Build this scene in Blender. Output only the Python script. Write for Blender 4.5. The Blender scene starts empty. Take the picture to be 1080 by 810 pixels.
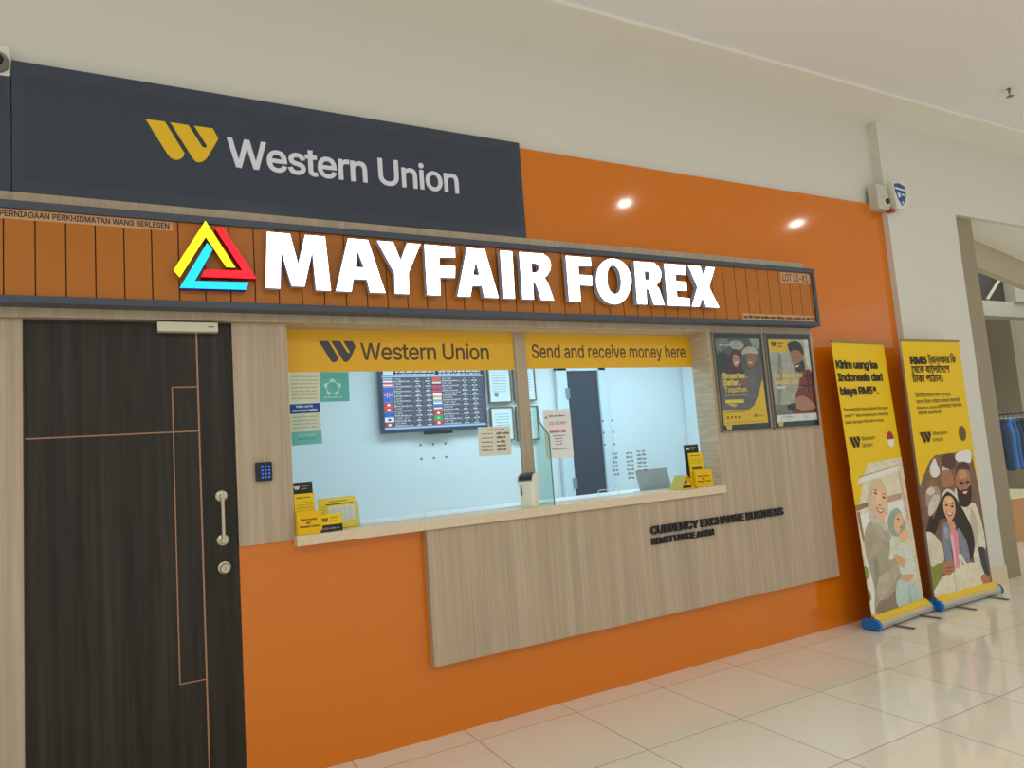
import bpy, bmesh, math, random, os
import numpy as np
from mathutils import Matrix, Vector
from mathutils.geometry import delaunay_2d_cdt

random.seed(7)
SC = bpy.context.scene
COL = SC.collection

# ------------------------------------------------------------------ camera, world, exposure
cam_data = bpy.data.cameras.new('camera')
cam = bpy.data.objects.new('camera', cam_data)
COL.objects.link(cam)
SC.camera = cam
cam_data.sensor_width = 36.0
cam_data.lens = 737.013 / 1080 * 36.0
cam_data.clip_start, cam_data.clip_end = 0.05, 200
RR = Vector((0.88141285, -0.46644491, -0.07443477))
UU = Vector((0.01932671, -0.12183946, 0.99236164))
FF = Vector((0.47195113, 0.87611888, 0.09837602))
cm = Matrix.Identity(4)
for i in range(3):
    cm[i][0], cm[i][1], cm[i][2] = RR[i], UU[i], -FF[i]
cm[0][3], cm[1][3], cm[2][3] = 0.0, -3.57, 1.43
cam.matrix_world = cm

world = bpy.data.worlds.new('mall_ambient')
SC.world = world
world.use_nodes = True
bg = world.node_tree.nodes['Background']
bg.inputs[0].default_value = (0.97, 0.985, 1.0, 1)
bg.inputs[1].default_value = 0.74

SC.view_settings.view_transform = 'Standard'
SC.view_settings.look = 'None'
SC.view_settings.gamma = 1
SC.view_settings.use_curve_mapping = False
SC.view_settings.exposure = 0.0

LAMP_POWER = 28.0          # each mall downlight
BOOTH_POWER = 35.0         # the booth's ceiling panel
SHOP_FILL_POWER = 36.0  # added fill light in the next shop

def area_lamp(name, loc, size, power, color, target=None, shape='DISK'):
    d = bpy.data.lights.new(name, 'AREA')
    d.shape = shape
    d.size = size
    d.energy = power
    d.color = color
    o = bpy.data.objects.new(name, d)
    o.location = loc
    if target:
        v = Vector(target) - Vector(loc)
        o.rotation_euler = v.to_track_quat('-Z', 'Y').to_euler()
    COL.objects.link(o)
    return o

booth = area_lamp('booth_lamp', (3.1, 1.15, 2.46), 3.2, BOOTH_POWER, (0.60, 0.82, 1.0), shape='RECTANGLE')
booth.data.size_y = 0.5
area_lamp('shop_fill_light', (11.5, 1.2, 4.6), 1.5, SHOP_FILL_POWER, (1.0, 0.95, 0.85))  # unseen light, added to brighten the next shop's interior

# outlines of the prints, emblems and letters, in millimetres on their own sheets
ART = __import__("json").loads('''{"banner1":[[[196,186,160],[231,1084,708,1102,708,2,4,7,0,67,0,753,67,821,153,991]],[[160,148,126],[104,999,653,1047,649,1036,101,987]],[[210,204,184],[100,984,648,1033,651,1002,60,944]],[[134,104,84],[0,796,174,805,165,773,0,755]],[[168,136,112],[431,823,635,830,622,788,417,775]],[[218,214,198],[36,725,164,730,68,42,8,30]],[[224,220,206],[423,768,633,778,619,620,412,643]],[[186,152,132],[626,994,650,997,685,612,660,615]],[[142,106,86],[3,748,43,750,53,552,31,523]],[[112,132,62],[0,368,7,368,19,365,29,359,36,350,41,336,44,322,44,310,41,299,35,289,27,281,18,275,6,270,0,268]],[[96,116,58],[0,204,2,204,12,203,19,197,24,185,27,166,28,148,25,134,17,127,4,122,0,122]],[[150,143,122],[176,668,151,665,131,658,114,647,98,634,81,617,66,598,54,576,44,553,39,528,36,501,36,473,38,444,42,413,49,380,56,347,63,315,69,284,75,253,80,221,82,187,72,144,54,95,45,51,62,20,120,5,208,2,297,7,360,21,382,44,380,76,374,114,384,153,423,195,479,240,529,285,552,322,532,349,485,369,433,387,397,410,386,441,387,476,392,511,389,542,379,568,365,592,347,614,323,631,291,646,251,657,210,665]],[[128,112,98],[125,102,144,106,167,103,191,100,218,101,251,112,289,129,325,143,350,142,368,120,381,84,382,46,360,21,301,13,213,14,126,21,70,31,59,46,74,67,100,87]],[[134,127,107],[144,413,154,417,164,410,172,396,178,376,181,350,181,315,178,279,172,251,159,229,142,210,124,199,111,198,104,210,100,234,100,264,103,293,110,325,121,361,133,393]],[[164,157,134],[171,267,196,275,228,280,264,286,303,294,348,307,400,322,448,335,485,340,509,336,525,324,531,309,524,294,501,278,464,260,419,241,372,219,319,190,258,156,200,126,156,109,128,109,112,121,104,139,99,156,100,171,108,187,118,203,128,218,136,232,143,245,153,256]],[[176,168,150],[303,967,322,967,343,964,364,957,382,948,397,934,411,917,422,897,429,877,432,855,430,832,427,808,422,786,416,764,409,743,400,723,390,706,377,692,362,682,348,671,340,659,340,644,345,627,352,610,358,595,365,581,374,568,380,556,380,543,373,525,360,505,344,489,327,484,307,497,284,522,261,551,239,576,219,597,199,617,181,637,168,658,159,679,153,701,151,724,151,748,155,775,162,804,171,833,181,858,193,880,207,900,221,917,237,932,252,945,268,955,285,963]],[[160,152,134],[168,658,175,661,192,657,214,648,236,638,257,627,281,612,304,596,325,582,343,572,361,563,375,554,380,543,375,526,363,506,345,489,327,484,307,495,283,517,259,544,237,569,215,593,193,620,175,643]],[[204,164,130],[304,939,319,941,336,939,353,935,367,928,380,919,390,907,399,893,407,879,413,865,417,850,420,834,419,817,416,797,410,774,401,752,392,732,382,716,369,701,357,688,345,677,334,667,324,660,314,655,303,654,292,658,281,666,269,677,258,690,247,705,236,722,226,740,220,759,218,778,220,797,224,817,228,835,233,853,240,871,247,887,256,902,266,914,278,925,290,934]],[[216,178,146],[299,863,309,868,322,868,334,865,342,859,344,847,344,831,341,813,336,799,328,787,317,777,305,770,296,768,288,772,281,781,276,793,275,805,277,819,283,836,290,852]],[[80,58,48],[263,870,267,870,274,868,280,866,286,864,292,861,297,858,301,855,302,852,299,851,293,851,286,852,280,853,275,854,270,855,266,857,263,859,261,862,260,865,261,868]],[[80,58,48],[362,828,366,828,373,828,380,827,386,825,393,823,399,819,404,815,405,813,403,812,397,811,389,811,383,812,377,812,371,814,365,815,362,817,360,820,359,823,359,826]],[[96,72,58],[262,891,292,884,311,872,290,876,263,882]],[[96,72,58],[358,851,393,847,418,834,390,839]],[[168,120,92],[291,777,296,778,306,776,316,773,323,771,328,768,330,766,331,763,330,761,326,760,318,758,311,758,304,759,299,763,294,768,290,774]],[[150,80,66],[257,758,263,757,274,753,287,746,300,742,314,740,331,739,346,738,355,736,356,732,351,726,344,720,336,716,329,713,319,711,309,710,300,711,292,713,284,717,277,722,270,728,265,736,259,745,256,754]],[[236,228,216],[267,751,271,750,280,746,291,740,301,737,313,735,326,734,338,733,344,732,344,730,340,727,333,724,326,722,319,721,311,720,302,721,294,724,286,730,277,738,270,746]],[[186,190,170],[380,510,410,518,451,524,492,526,523,522,540,510,551,493,555,473,553,455,546,439,531,423,513,409,492,397,467,386,438,377,409,371,384,366,363,363,343,363,327,365,319,372,322,386,334,406,348,428,359,448,363,465,363,483,367,498]],[[186,196,180],[517,459,539,468,564,468,588,460,608,447,624,428,637,402,647,372,653,341,661,306,668,266,667,230,652,208,613,203,556,210,498,225,459,241,443,260,440,283,445,310,453,337,463,369,479,405,497,438]],[[130,150,136],[519,726,535,724,548,720,559,712,570,703,579,693,586,681,592,667,598,650,605,629,613,604,617,580,616,560,609,547,596,539,579,532,562,527,543,522,521,518,499,516,478,517,456,521,435,527,415,535,400,547,389,563,381,583,378,605,379,625,386,645,398,665,414,683,431,698,451,710,475,718,499,723]],[[206,162,124],[552,687,562,685,571,681,580,675,587,668,592,658,596,647,598,634,597,622,590,610,581,598,569,585,556,574,541,562,525,551,508,541,495,536,485,537,477,542,471,550,466,559,461,568,457,579,455,591,456,603,459,616,465,630,472,642,480,653,487,661,495,667,504,671,513,676,522,680,532,684,543,687]],[[70,52,44],[508,650,513,650,520,649,528,647,533,645,537,643,540,640,541,637,541,636,537,635,530,635,523,635,518,636,514,639,510,643,508,647]],[[150,90,72],[536,585,543,587,553,587,563,587,569,587,571,584,569,580,566,576,562,573,557,572,550,571,544,572,539,573,536,575,534,579,533,583]],[[206,166,130],[513,533,535,541,565,550,594,556,616,557,626,551,631,541,631,528,629,515,625,503,617,490,608,478,596,469,580,464,560,462,540,463,525,465,514,470,505,478,499,486,496,495,495,504,496,514,502,524]],[[164,182,174],[379,199,418,213,474,213,531,205,577,193,606,178,627,157,643,133,660,108,687,79,708,58,708,0,411,0,361,13,334,52,335,107,353,162]],[[150,168,162],[514,132,523,142,534,143,544,138,550,126,550,102,547,68,541,34,534,11,525,0,503,0,496,11,496,36,501,72,507,108]],[[196,150,116],[387,395,403,397,431,392,461,384,486,375,503,364,519,351,529,337,534,325,530,312,519,299,505,289,491,285,475,290,457,302,439,317,423,331,409,348,395,367,385,385]],[[196,150,116],[421,237,433,241,459,239,490,236,519,232,547,229,579,226,606,221,622,216,624,209,617,200,603,192,587,185,567,181,541,178,514,177,491,181,467,192,444,209,426,226]]],"banner2":[[[104,78,62],[249,1089,755,1096,790,709,790,0,503,0,0,11,0,862,73,949,170,1049]],[[198,192,182],[234,1066,244,1064,250,1054,254,1040,259,1025,267,1008,277,987,283,966,283,949,272,937,254,926,234,919,216,916,200,917,183,921,169,929,159,939,154,952,152,967,154,984,161,1001,175,1020,196,1040,217,1057]],[[176,168,156],[319,984,327,990,339,995,352,998,364,999,374,997,383,994,391,988,398,981,404,971,409,958,412,946,411,939,406,939,397,943,386,948,375,951,363,951,349,948,336,946,327,948,321,954,317,964,316,975]],[[204,202,192],[557,1089,597,1096,652,1102,704,1103,739,1097,750,1077,746,1048,734,1018,719,1000,698,996,671,1001,642,1009,618,1014,601,1014,587,1013,574,1011,562,1013,547,1018,531,1026,519,1035,513,1045,514,1056,521,1069,534,1081]],[[146,128,112],[66,821,81,833,102,838,125,840,147,841,167,845,189,848,209,848,224,843,237,832,246,814,251,795,250,777,240,760,224,742,204,725,185,710,166,695,145,680,125,668,107,663,91,666,76,674,63,687,55,705,52,731,52,764,57,797]],[[182,170,156],[83,829,95,836,113,844,132,849,149,850,162,846,175,838,184,828,188,819,184,810,175,800,163,792,150,786,135,784,118,785,101,787,90,792,83,799,78,809,78,820]],[[180,172,158],[131,770,151,780,173,783,194,783,210,780,222,777,231,771,236,762,235,751,225,734,210,714,190,693,171,675,149,659,125,645,102,634,84,630,72,632,64,640,60,652,62,668,73,691,90,721,111,749]],[[150,104,70],[295,946,318,958,354,963,390,961,417,952,436,930,450,898,456,865,450,842,422,830,378,825,332,826,301,835,286,857,281,890,284,923]],[[78,54,44],[358,1084,390,1091,432,1093,474,1089,502,1080,513,1059,514,1030,508,1001,498,980,482,969,460,965,435,965,411,967,386,972,360,979,337,989,323,1002,321,1021,326,1045,339,1068]],[[130,92,66],[113,899,129,901,150,900,171,897,189,892,204,886,218,877,228,868,229,861,216,857,195,853,170,851,149,850,131,851,113,854,99,859,91,864,89,872,94,883,102,892]],[[124,126,60],[0,298,15,300,71,290,126,272,163,256,178,242,178,226,170,209,159,191,145,172,124,151,100,130,77,110,51,87,22,61,0,45]],[[104,112,60],[34,582,57,593,89,602,122,605,145,601,156,588,160,565,159,541,154,521,143,507,127,495,109,486,91,482,74,482,55,486,39,494,28,505,22,522,20,544,24,566]],[[60,44,38],[65,614,79,622,94,628,107,630,114,626,112,614,105,596,95,575,83,558,70,542,54,527,39,516,27,510,21,513,18,522,17,534,20,547,28,563,39,582,53,600]],[[196,188,168],[457,809,479,809,507,800,537,786,562,770,580,750,593,725,606,700,622,681,643,674,666,675,690,672,710,656,727,620,742,571,755,517,764,467,770,421,772,374,772,333,767,301,756,289,739,291,724,291,716,275,724,233,741,174,757,115,760,72,744,48,716,35,684,32,657,39,636,55,617,83,601,119,588,162,582,216,581,281,580,347,573,408,560,460,542,509,522,554,503,595,484,631,464,661,446,689,436,716,433,744,436,772,444,795]],[[170,160,142],[628,631,644,632,663,609,681,574,694,542,700,511,701,476,698,441,691,410,675,381,652,352,628,330,610,321,599,327,591,344,587,371,587,406,592,460,602,529,614,594]],[[54,58,64],[657,317,705,315,743,302,763,73,712,70,670,175]],[[152,106,76],[513,948,533,956,556,956,580,952,603,949,624,947,646,946,665,941,679,931,685,914,686,891,684,865,680,841,677,818,673,794,665,772,653,756,633,748,607,745,579,746,555,748,532,751,511,755,492,762,479,772,471,787,467,806,468,828,471,850,477,875,486,904,498,930]],[[176,128,94],[544,938,562,943,589,943,615,941,633,935,640,924,643,909,639,894,630,884,611,878,583,876,556,877,537,882,530,893,529,910,534,927]],[[76,50,36],[490,903,490,914,494,936,502,960,511,979,522,990,536,997,551,1003,567,1007,583,1010,600,1011,618,1011,634,1010,649,1006,665,1002,678,995,688,985,692,966,693,943,691,921,690,908,689,908,688,916,684,927,676,936,662,941,643,945,623,948,603,951,584,952,564,954,546,953,530,949,516,937,504,921,495,907]],[[48,37,32],[480,819,486,821,494,810,503,795,514,785,526,783,540,785,554,787,568,789,580,788,592,787,604,786,617,788,634,796,653,808,670,816,680,813,680,791,674,756,664,720,654,692,643,675,630,664,616,657,601,651,584,648,564,647,545,649,529,653,514,658,499,666,488,677,479,694,475,723,474,761,476,797]],[[206,170,152],[554,773,559,774,568,774,578,774,587,774,597,774,607,774,616,774,620,772,619,769,614,764,607,759,599,755,591,754,582,753,573,753,566,755,560,758,556,764,553,769]],[[50,34,28],[520,853,526,855,535,856,545,856,554,856,563,854,572,852,580,849,585,846,585,843,583,840,578,837,572,835,563,835,551,836,539,837,530,839,525,842,521,846,519,850]],[[50,34,28],[612,849,617,851,625,853,635,854,643,854,651,853,658,852,665,850,668,848,669,846,668,842,664,840,659,837,650,836,639,836,627,836,619,837,614,839,611,843,610,846]],[[48,39,32],[334,807,352,811,367,808,381,799,396,788,412,774,429,757,445,736,463,713,483,687,504,659,525,628,544,597,563,566,582,533,599,500,611,469,618,438,621,408,621,380,618,353,612,329,604,306,593,286,579,267,562,248,542,230,521,217,503,213,489,218,477,232,466,252,456,277,448,309,441,348,434,389,423,426,409,460,393,493,374,522,351,547,322,567,289,583,254,592,224,593,199,580,176,556,155,529,135,508,114,493,94,481,75,473,57,470,36,473,14,482,0,494,0,514,17,533,52,560,91,589,127,616,156,642,184,669,210,695,237,719,262,745,288,771,312,793]],[[192,182,166],[254,746,258,755,270,771,285,788,299,800,312,808,327,812,342,815,358,814,374,811,392,805,409,796,424,786,437,770,449,750,458,733,460,723,453,727,440,738,423,753,407,764,393,773,377,782,361,789,347,793,334,792,322,787,310,781,298,774,285,766,270,756,258,748]],[[200,150,112],[311,756,325,760,341,761,357,760,372,756,385,750,398,741,409,731,417,718,422,703,423,685,423,666,420,649,416,635,411,621,402,608,392,597,377,584,359,572,341,562,326,558,313,561,303,569,294,581,286,593,279,607,272,623,266,640,263,656,262,672,263,687,266,702,271,716,278,728,288,740,299,749]],[[214,168,130],[327,742,336,745,349,746,363,744,374,741,383,734,390,724,394,715,392,708,382,704,365,701,347,701,334,704,327,712,324,723,324,734]],[[38,28,24],[291,694,294,695,299,696,305,696,310,695,315,694,320,691,325,689,327,686,326,684,322,683,317,681,313,680,308,681,303,681,298,683,295,684,292,686,290,689,290,692]],[[38,28,24],[363,677,367,678,373,679,380,679,386,679,391,677,396,674,401,670,402,668,400,666,396,664,390,663,385,662,380,663,375,664,371,666,367,668,364,670,362,673,362,675]],[[60,42,34],[289,712,320,711,334,702,312,704]],[[60,42,34],[364,697,396,694,409,684,385,688]],[[120,60,54],[296,647,301,647,311,641,324,633,336,628,349,627,364,627,376,627,383,625,380,620,372,614,361,607,352,603,344,600,336,598,328,599,320,602,312,612,303,626,297,639]],[[240,232,222],[304,641,308,640,316,636,326,630,335,627,346,625,358,624,368,624,372,623,370,620,362,617,353,614,345,613,339,612,333,612,328,612,323,615,317,621,310,629,305,637]],[[188,138,102],[289,564,305,570,327,568,349,563,366,555,378,546,387,533,391,519,390,505,379,489,362,472,342,457,325,448,311,447,298,450,287,459,280,472,277,492,277,520,281,546]],[[190,182,162],[0,509,9,517,28,517,49,511,69,503,88,492,107,476,125,458,141,441,155,426,168,411,179,395,185,376,189,349,189,318,185,288,177,267,161,259,140,259,117,262,95,263,73,258,50,251,29,247,13,252,5,269,2,294,1,324,0,351]],[[112,120,132],[210,531,231,552,259,558,287,555,306,545,313,528,312,503,308,472,304,440,300,408,294,372,290,336,288,299,293,258,302,214,310,176,309,154,295,153,273,168,249,190,229,213,216,232,205,252,197,278,192,312,191,363,193,427,199,488]],[[112,120,132],[405,492,421,499,442,483,464,457,482,432,495,410,506,387,515,361,521,333,525,300,527,263,525,228,518,204,502,192,480,188,456,191,436,196,421,202,406,210,395,225,388,254,387,308,389,381,395,450]],[[140,148,158],[233,512,241,521,255,524,268,523,278,517,282,502,283,481,281,459,277,443,270,434,260,428,250,427,242,432,236,447,232,471,231,495]],[[206,126,142],[300,469,320,484,351,490,381,487,402,477,408,456,405,426,399,390,394,349,392,298,391,238,387,182,379,144,363,127,340,125,318,135,304,155,299,187,300,233,304,284,306,329,302,369,297,409,294,444]],[[222,170,176],[308,456,341,455,332,230,307,170,311,328]],[[206,192,168],[61,113,81,129,102,142,125,153,152,161,186,166,225,168,262,169,291,172,304,178,306,186,311,193,336,198,392,203,469,210,546,210,603,196,646,155,682,96,690,38,648,0,168,0,131,2,3,17,0,19,0,72,28,90]],[[184,168,146],[277,159,299,158,302,29,279,25]],[[216,204,182],[373,287,381,294,393,296,407,295,419,291,426,282,433,270,439,257,446,243,455,228,467,212,476,198,481,187,480,180,474,176,467,175,459,177,452,184,443,195,434,207,427,218,420,232,414,247,409,258,407,254,409,227,415,184,421,139,423,109,420,96,412,92,404,96,397,107,393,129,389,162,386,196,383,224,379,245,374,263,371,277]],[[160,112,82],[163,253,176,259,194,262,212,263,230,263,247,261,265,259,280,254,292,248,300,239,306,227,307,214,304,202,294,190,279,178,262,167,244,160,226,158,206,160,186,165,171,171,159,178,150,188,145,199,142,209,143,221,146,233,153,244]],[[120,80,58],[183,222,291,217,288,207,180,210]],[[120,80,58],[177,198,273,191,271,181,174,186]],[[160,112,82],[637,81,646,90,663,96,683,99,702,98,719,91,737,79,753,65,762,54,763,44,759,35,751,27,740,21,724,17,704,13,684,13,668,17,655,30,644,48,637,67]]],"posterA":[[[150,150,140],[133,569,145,575,163,580,183,583,202,584,220,581,240,575,256,568,266,560,269,553,266,544,258,537,248,530,234,526,215,522,196,520,179,520,167,523,157,527,149,533,142,540,136,547,131,555,129,563]],[[140,142,134],[327,597,333,598,404,598,417,594,424,581,424,569,424,560,420,543,414,531,403,528,388,530,372,535,360,541,351,547,345,555,341,563,337,571,331,578,325,586,322,593]],[[110,112,104],[0,576,5,588,25,595,53,598,65,598,88,597,110,593,121,583,125,568,124,552,116,539,97,528,69,516,40,509,20,510,7,523,0,545]],[[52,58,50],[0,469,3,480,21,494,49,500,77,499,95,490,100,470,98,439,90,407,80,383,65,366,45,354,25,349,11,354,2,378,0,393]],[[96,88,92],[294,381,315,388,339,397,362,405,381,410,396,412,409,412,418,407,424,395,424,302,417,279,398,244,372,206,342,170,313,142,287,123,261,110,233,102,198,97,149,90,91,83,37,85,2,104,0,111,0,261,6,294,23,344,43,365,71,368,101,364,130,363,158,365,187,367,215,369,238,371,255,373,268,375,279,377]],[[72,52,60],[144,512,154,519,164,523,175,525,185,524,196,521,207,515,218,508,225,498,228,486,228,472,227,456,227,441,227,425,227,410,227,395,229,381,237,369,250,358,257,348,248,341,210,337,154,335,98,336,61,340,52,349,60,362,74,377,84,392,89,409,93,427,98,444,104,461,113,476,123,490,133,502]],[[176,128,108],[152,476,158,483,166,486,175,487,183,486,190,484,198,480,205,474,209,467,211,457,210,446,207,435,203,425,198,416,191,409,183,403,175,399,168,399,160,402,153,407,148,415,146,429,146,446,148,464]],[[226,210,196],[159,433,162,433,166,431,172,430,177,429,182,430,189,431,194,433,196,433,195,431,191,427,186,423,181,421,177,420,173,421,169,422,165,423,163,425,160,428,159,431]],[[60,40,36],[155,459,170,457,169,451,155,453]],[[60,40,36],[184,457,203,459,202,453,183,451]],[[146,100,76],[287,494,305,501,331,502,357,500,375,495,382,484,383,470,380,454,375,440,368,429,359,419,349,411,339,404,330,399,321,394,312,392,304,392,296,396,289,403,283,413,279,425,277,441,276,461,278,481]],[[220,200,184],[289,434,292,435,299,433,308,431,315,430,322,431,330,433,336,434,338,434,335,431,329,427,321,422,314,420,306,422,298,427,291,432]],[[50,36,30],[289,472,316,472,315,466,288,466]],[[168,158,138],[242,484,238,491,240,502,247,514,256,524,267,531,283,538,300,542,316,545,332,545,348,543,363,539,375,533,384,524,392,512,395,500,391,493,378,491,357,494,333,497,312,498,292,495,271,489,253,485]],[[126,86,70],[197,309,205,313,216,316,228,317,238,316,249,311,260,304,269,295,272,287,269,279,260,270,249,262,238,259,226,260,213,265,201,272,193,279,189,286,189,295,192,303]],[[214,168,30],[412,309,417,279,423,0,0,0,0,2,7,104,198,97,252,99,299,123,351,190]],[[226,186,60],[37,172,209,172,208,147,36,148]],[[196,150,110],[59,145,74,145,98,144,122,141,137,138,141,134,137,130,130,125,122,123,113,123,103,124,92,126,83,128,74,132,64,138,58,142]]],"posterB":[[[196,190,180],[374,599,422,599,422,396,422,365,383,404,373,491]],[[128,124,110],[85,501,118,501,117,368,43,71,7,54]],[[112,108,96],[0,128,131,124,184,38,0,45]],[[212,166,32],[1,597,177,599,216,599,189,516,172,510,9,506]],[[120,48,42],[295,361,310,371,330,375,350,377,367,377,381,377,392,376,402,372,410,365,417,358,422,351,422,46,377,30,302,31,227,43,176,55,159,67,162,84,174,103,184,122,192,140,203,159,215,177,226,196,239,215,252,233,264,251,274,271,280,294,283,319,287,343]],[[74,28,28],[301,328,422,334,422,320,296,315]],[[74,28,28],[262,262,422,268,422,254,254,249]],[[74,28,28],[205,84,422,87,422,73,200,71]],[[74,28,28],[365,366,382,365,375,192,358,193]],[[152,106,80],[216,516,225,521,237,523,251,524,264,524,278,524,294,523,308,521,321,516,331,510,340,503,347,493,351,482,353,466,353,448,351,430,346,414,338,401,327,389,315,379,302,372,290,368,277,366,264,368,253,373,244,383,237,398,232,414,227,428,222,440,219,451,216,461,215,472,213,484,212,496,212,508]],[[58,44,40],[248,409,255,414,266,417,279,419,291,422,305,429,319,438,332,445,342,445,350,435,355,419,357,400,355,385,345,373,329,363,311,355,296,351,283,351,271,355,260,361,252,369,247,378,245,389,245,400]],[[220,200,186],[258,405,262,406,268,407,275,408,281,409,286,410,292,412,296,413,298,412,296,410,292,405,287,400,282,397,277,395,271,395,266,395,262,395,259,397,258,400,257,403]],[[44,32,28],[231,470,270,476,272,468,232,462]],[[44,42,42],[200,568,209,574,222,579,236,583,250,585,263,587,276,588,290,588,302,586,314,582,326,576,336,568,345,557,351,542,357,523,360,504,361,491,359,485,354,483,348,485,341,487,336,493,330,501,324,510,315,516,305,520,293,523,280,524,267,524,253,522,239,517,226,513,216,512,210,515,206,520,204,526,203,533,200,541,198,551,197,560]],[[166,116,88],[198,154,209,162,226,170,245,176,262,180,277,182,291,183,306,181,325,175,349,161,378,143,405,123,422,109,422,88,407,84,381,80,346,76,309,74,277,75,252,80,228,88,209,97,195,107,188,118,187,130,191,143]],[[40,38,38],[124,117,140,122,165,128,190,131,207,131,215,124,216,113,213,102,207,93,193,88,173,85,153,85,138,86,128,92,122,100,120,109]],[[206,200,188],[0,0,0,50,422,52,422,0]]],"letters":[["M",[[559,2572],[665,2572],[698,2415],[738,2573],[834,2576],[850,2303],[779,2303],[769,2492],[723,2310],[664,2309],[620,2483],[609,2302],[543,2303]],null],["A",[[950,2572],[1052,2573],[1129,2301],[1049,2300],[1037,2361],[966,2361],[953,2301],[876,2299]],[[995,2509],[1025,2421],[979,2421]]],["Y",[[1101,2570],[1186,2569],[1222,2470],[1263,2570],[1337,2569],[1261,2410],[1256,2298],[1181,2296],[1184,2404]],null],["F",[[1360,2568],[1535,2567],[1534,2509],[1439,2505],[1438,2459],[1530,2459],[1524,2396],[1436,2394],[1434,2296],[1358,2296]],null],["A",[[1609,2569],[1716,2571],[1782,2298],[1694,2301],[1684,2358],[1625,2358],[1608,2297],[1533,2299]],[[1657,2502],[1674,2417],[1634,2418]]],["I",[[1814,2565],[1890,2566],[1885,2295],[1810,2295]],null],["R",[[1936,2564],[2056,2568],[2099,2564],[2127,2549],[2140,2527],[2141,2503],[2133,2474],[2114,2445],[2091,2426],[2110,2397],[2143,2294],[2058,2292],[2038,2366],[2028,2389],[2010,2397],[2008,2293],[1935,2294]],[[2011,2509],[2041,2509],[2057,2499],[2062,2484],[2053,2465],[2036,2453],[2009,2451]]],["F",[[2251,2565],[2427,2568],[2427,2516],[2333,2512],[2332,2457],[2425,2457],[2421,2395],[2332,2396],[2329,2295],[2249,2295]],null],["O",[[2574,2572],[2607,2574],[2640,2569],[2668,2556],[2691,2537],[2708,2512],[2719,2483],[2724,2456],[2721,2428],[2711,2397],[2696,2367],[2679,2341],[2660,2320],[2638,2305],[2615,2294],[2594,2288],[2573,2287],[2547,2290],[2521,2298],[2499,2313],[2480,2333],[2466,2358],[2458,2386],[2455,2414],[2457,2444],[2465,2475],[2478,2504],[2496,2528],[2518,2548],[2544,2563]],[[2582,2532],[2600,2532],[2616,2522],[2628,2508],[2637,2489],[2642,2462],[2643,2434],[2639,2407],[2631,2384],[2622,2368],[2610,2358],[2598,2352],[2586,2350],[2571,2352],[2557,2361],[2546,2377],[2538,2399],[2535,2423],[2537,2448],[2540,2474],[2548,2498],[2563,2519]]],["R",[[2758,2567],[2869,2569],[2919,2562],[2953,2543],[2967,2513],[2965,2482],[2946,2446],[2915,2422],[2938,2398],[2970,2293],[2884,2293],[2864,2369],[2854,2389],[2832,2398],[2828,2294],[2752,2296]],[[2833,2510],[2862,2509],[2878,2492],[2875,2472],[2858,2453],[2830,2451]]],["E",[[3000,2565],[3177,2565],[3173,2503],[3086,2503],[3084,2457],[3172,2456],[3169,2398],[3081,2396],[3080,2352],[3185,2348],[3182,2291],[2996,2292]],null],["X",[[3203,2560],[3307,2561],[3329,2501],[3363,2560],[3437,2562],[3366,2431],[3439,2291],[3326,2294],[3298,2359],[3264,2296],[3200,2296],[3265,2425]],null]],"tri":[[[290,2602],[413,2387],[373,2387],[289,2525],[176,2328],[151,2359]],[[329,2570],[342,2576],[364,2576],[505,2339],[264,2335],[282,2369],[443,2376]],[[294,2497],[317,2466],[238,2315],[469,2320],[456,2283],[174,2279]]],"W":[[[0.0,0.582],[0.256,0.585],[0.513,0.123],[0.494,0.063],[0.437,0.013],[0.38,0.0],[0.326,0.019],[0.285,0.07]],[[0.332,0.585],[0.579,0.582],[0.763,0.269],[0.791,0.253],[0.823,0.263],[0.829,0.294],[0.661,0.585],[0.924,0.585],[1.0,0.427],[0.826,0.089],[0.775,0.032],[0.709,0.003],[0.658,0.019],[0.623,0.066]]]}''')

# ------------------------------------------------------------------ helpers
def lin(c):
    c = c / 255.0
    return c / 12.92 if c <= 0.04045 else ((c + 0.055) / 1.055) ** 2.4

def alb(rgb, L=0.62):
    return tuple(min(0.92, lin(v) / L) for v in rgb) + (1.0,)

MATS = {}
def mat(name, rgb, rough=0.5, metal=0.0, spec=0.4, L=0.62, coat=0.0, emit=None, strength=0.0, trans=0.0, alpha=1.0):
    if name in MATS:
        return MATS[name]
    m = bpy.data.materials.new(name)
    m.use_nodes = True
    b = m.node_tree.nodes['Principled BSDF']
    b.inputs['Base Color'].default_value = alb(rgb, L)
    b.inputs['Roughness'].default_value = rough
    b.inputs['Metallic'].default_value = metal
    b.inputs['Specular IOR Level'].default_value = spec
    b.inputs['Coat Weight'].default_value = coat
    b.inputs['Coat Roughness'].default_value = 0.04
    b.inputs['Transmission Weight'].default_value = trans
    b.inputs['Alpha'].default_value = alpha
    if emit:
        b.inputs['Emission Color'].default_value = tuple(lin(v) for v in emit) + (1,)
        b.inputs['Emission Strength'].default_value = strength
    MATS[name] = m
    return m

def nd(nt, t, **kw):
    n = nt.nodes.new(t)
    for k, v in kw.items():
        setattr(n, k, v)
    return n

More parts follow.
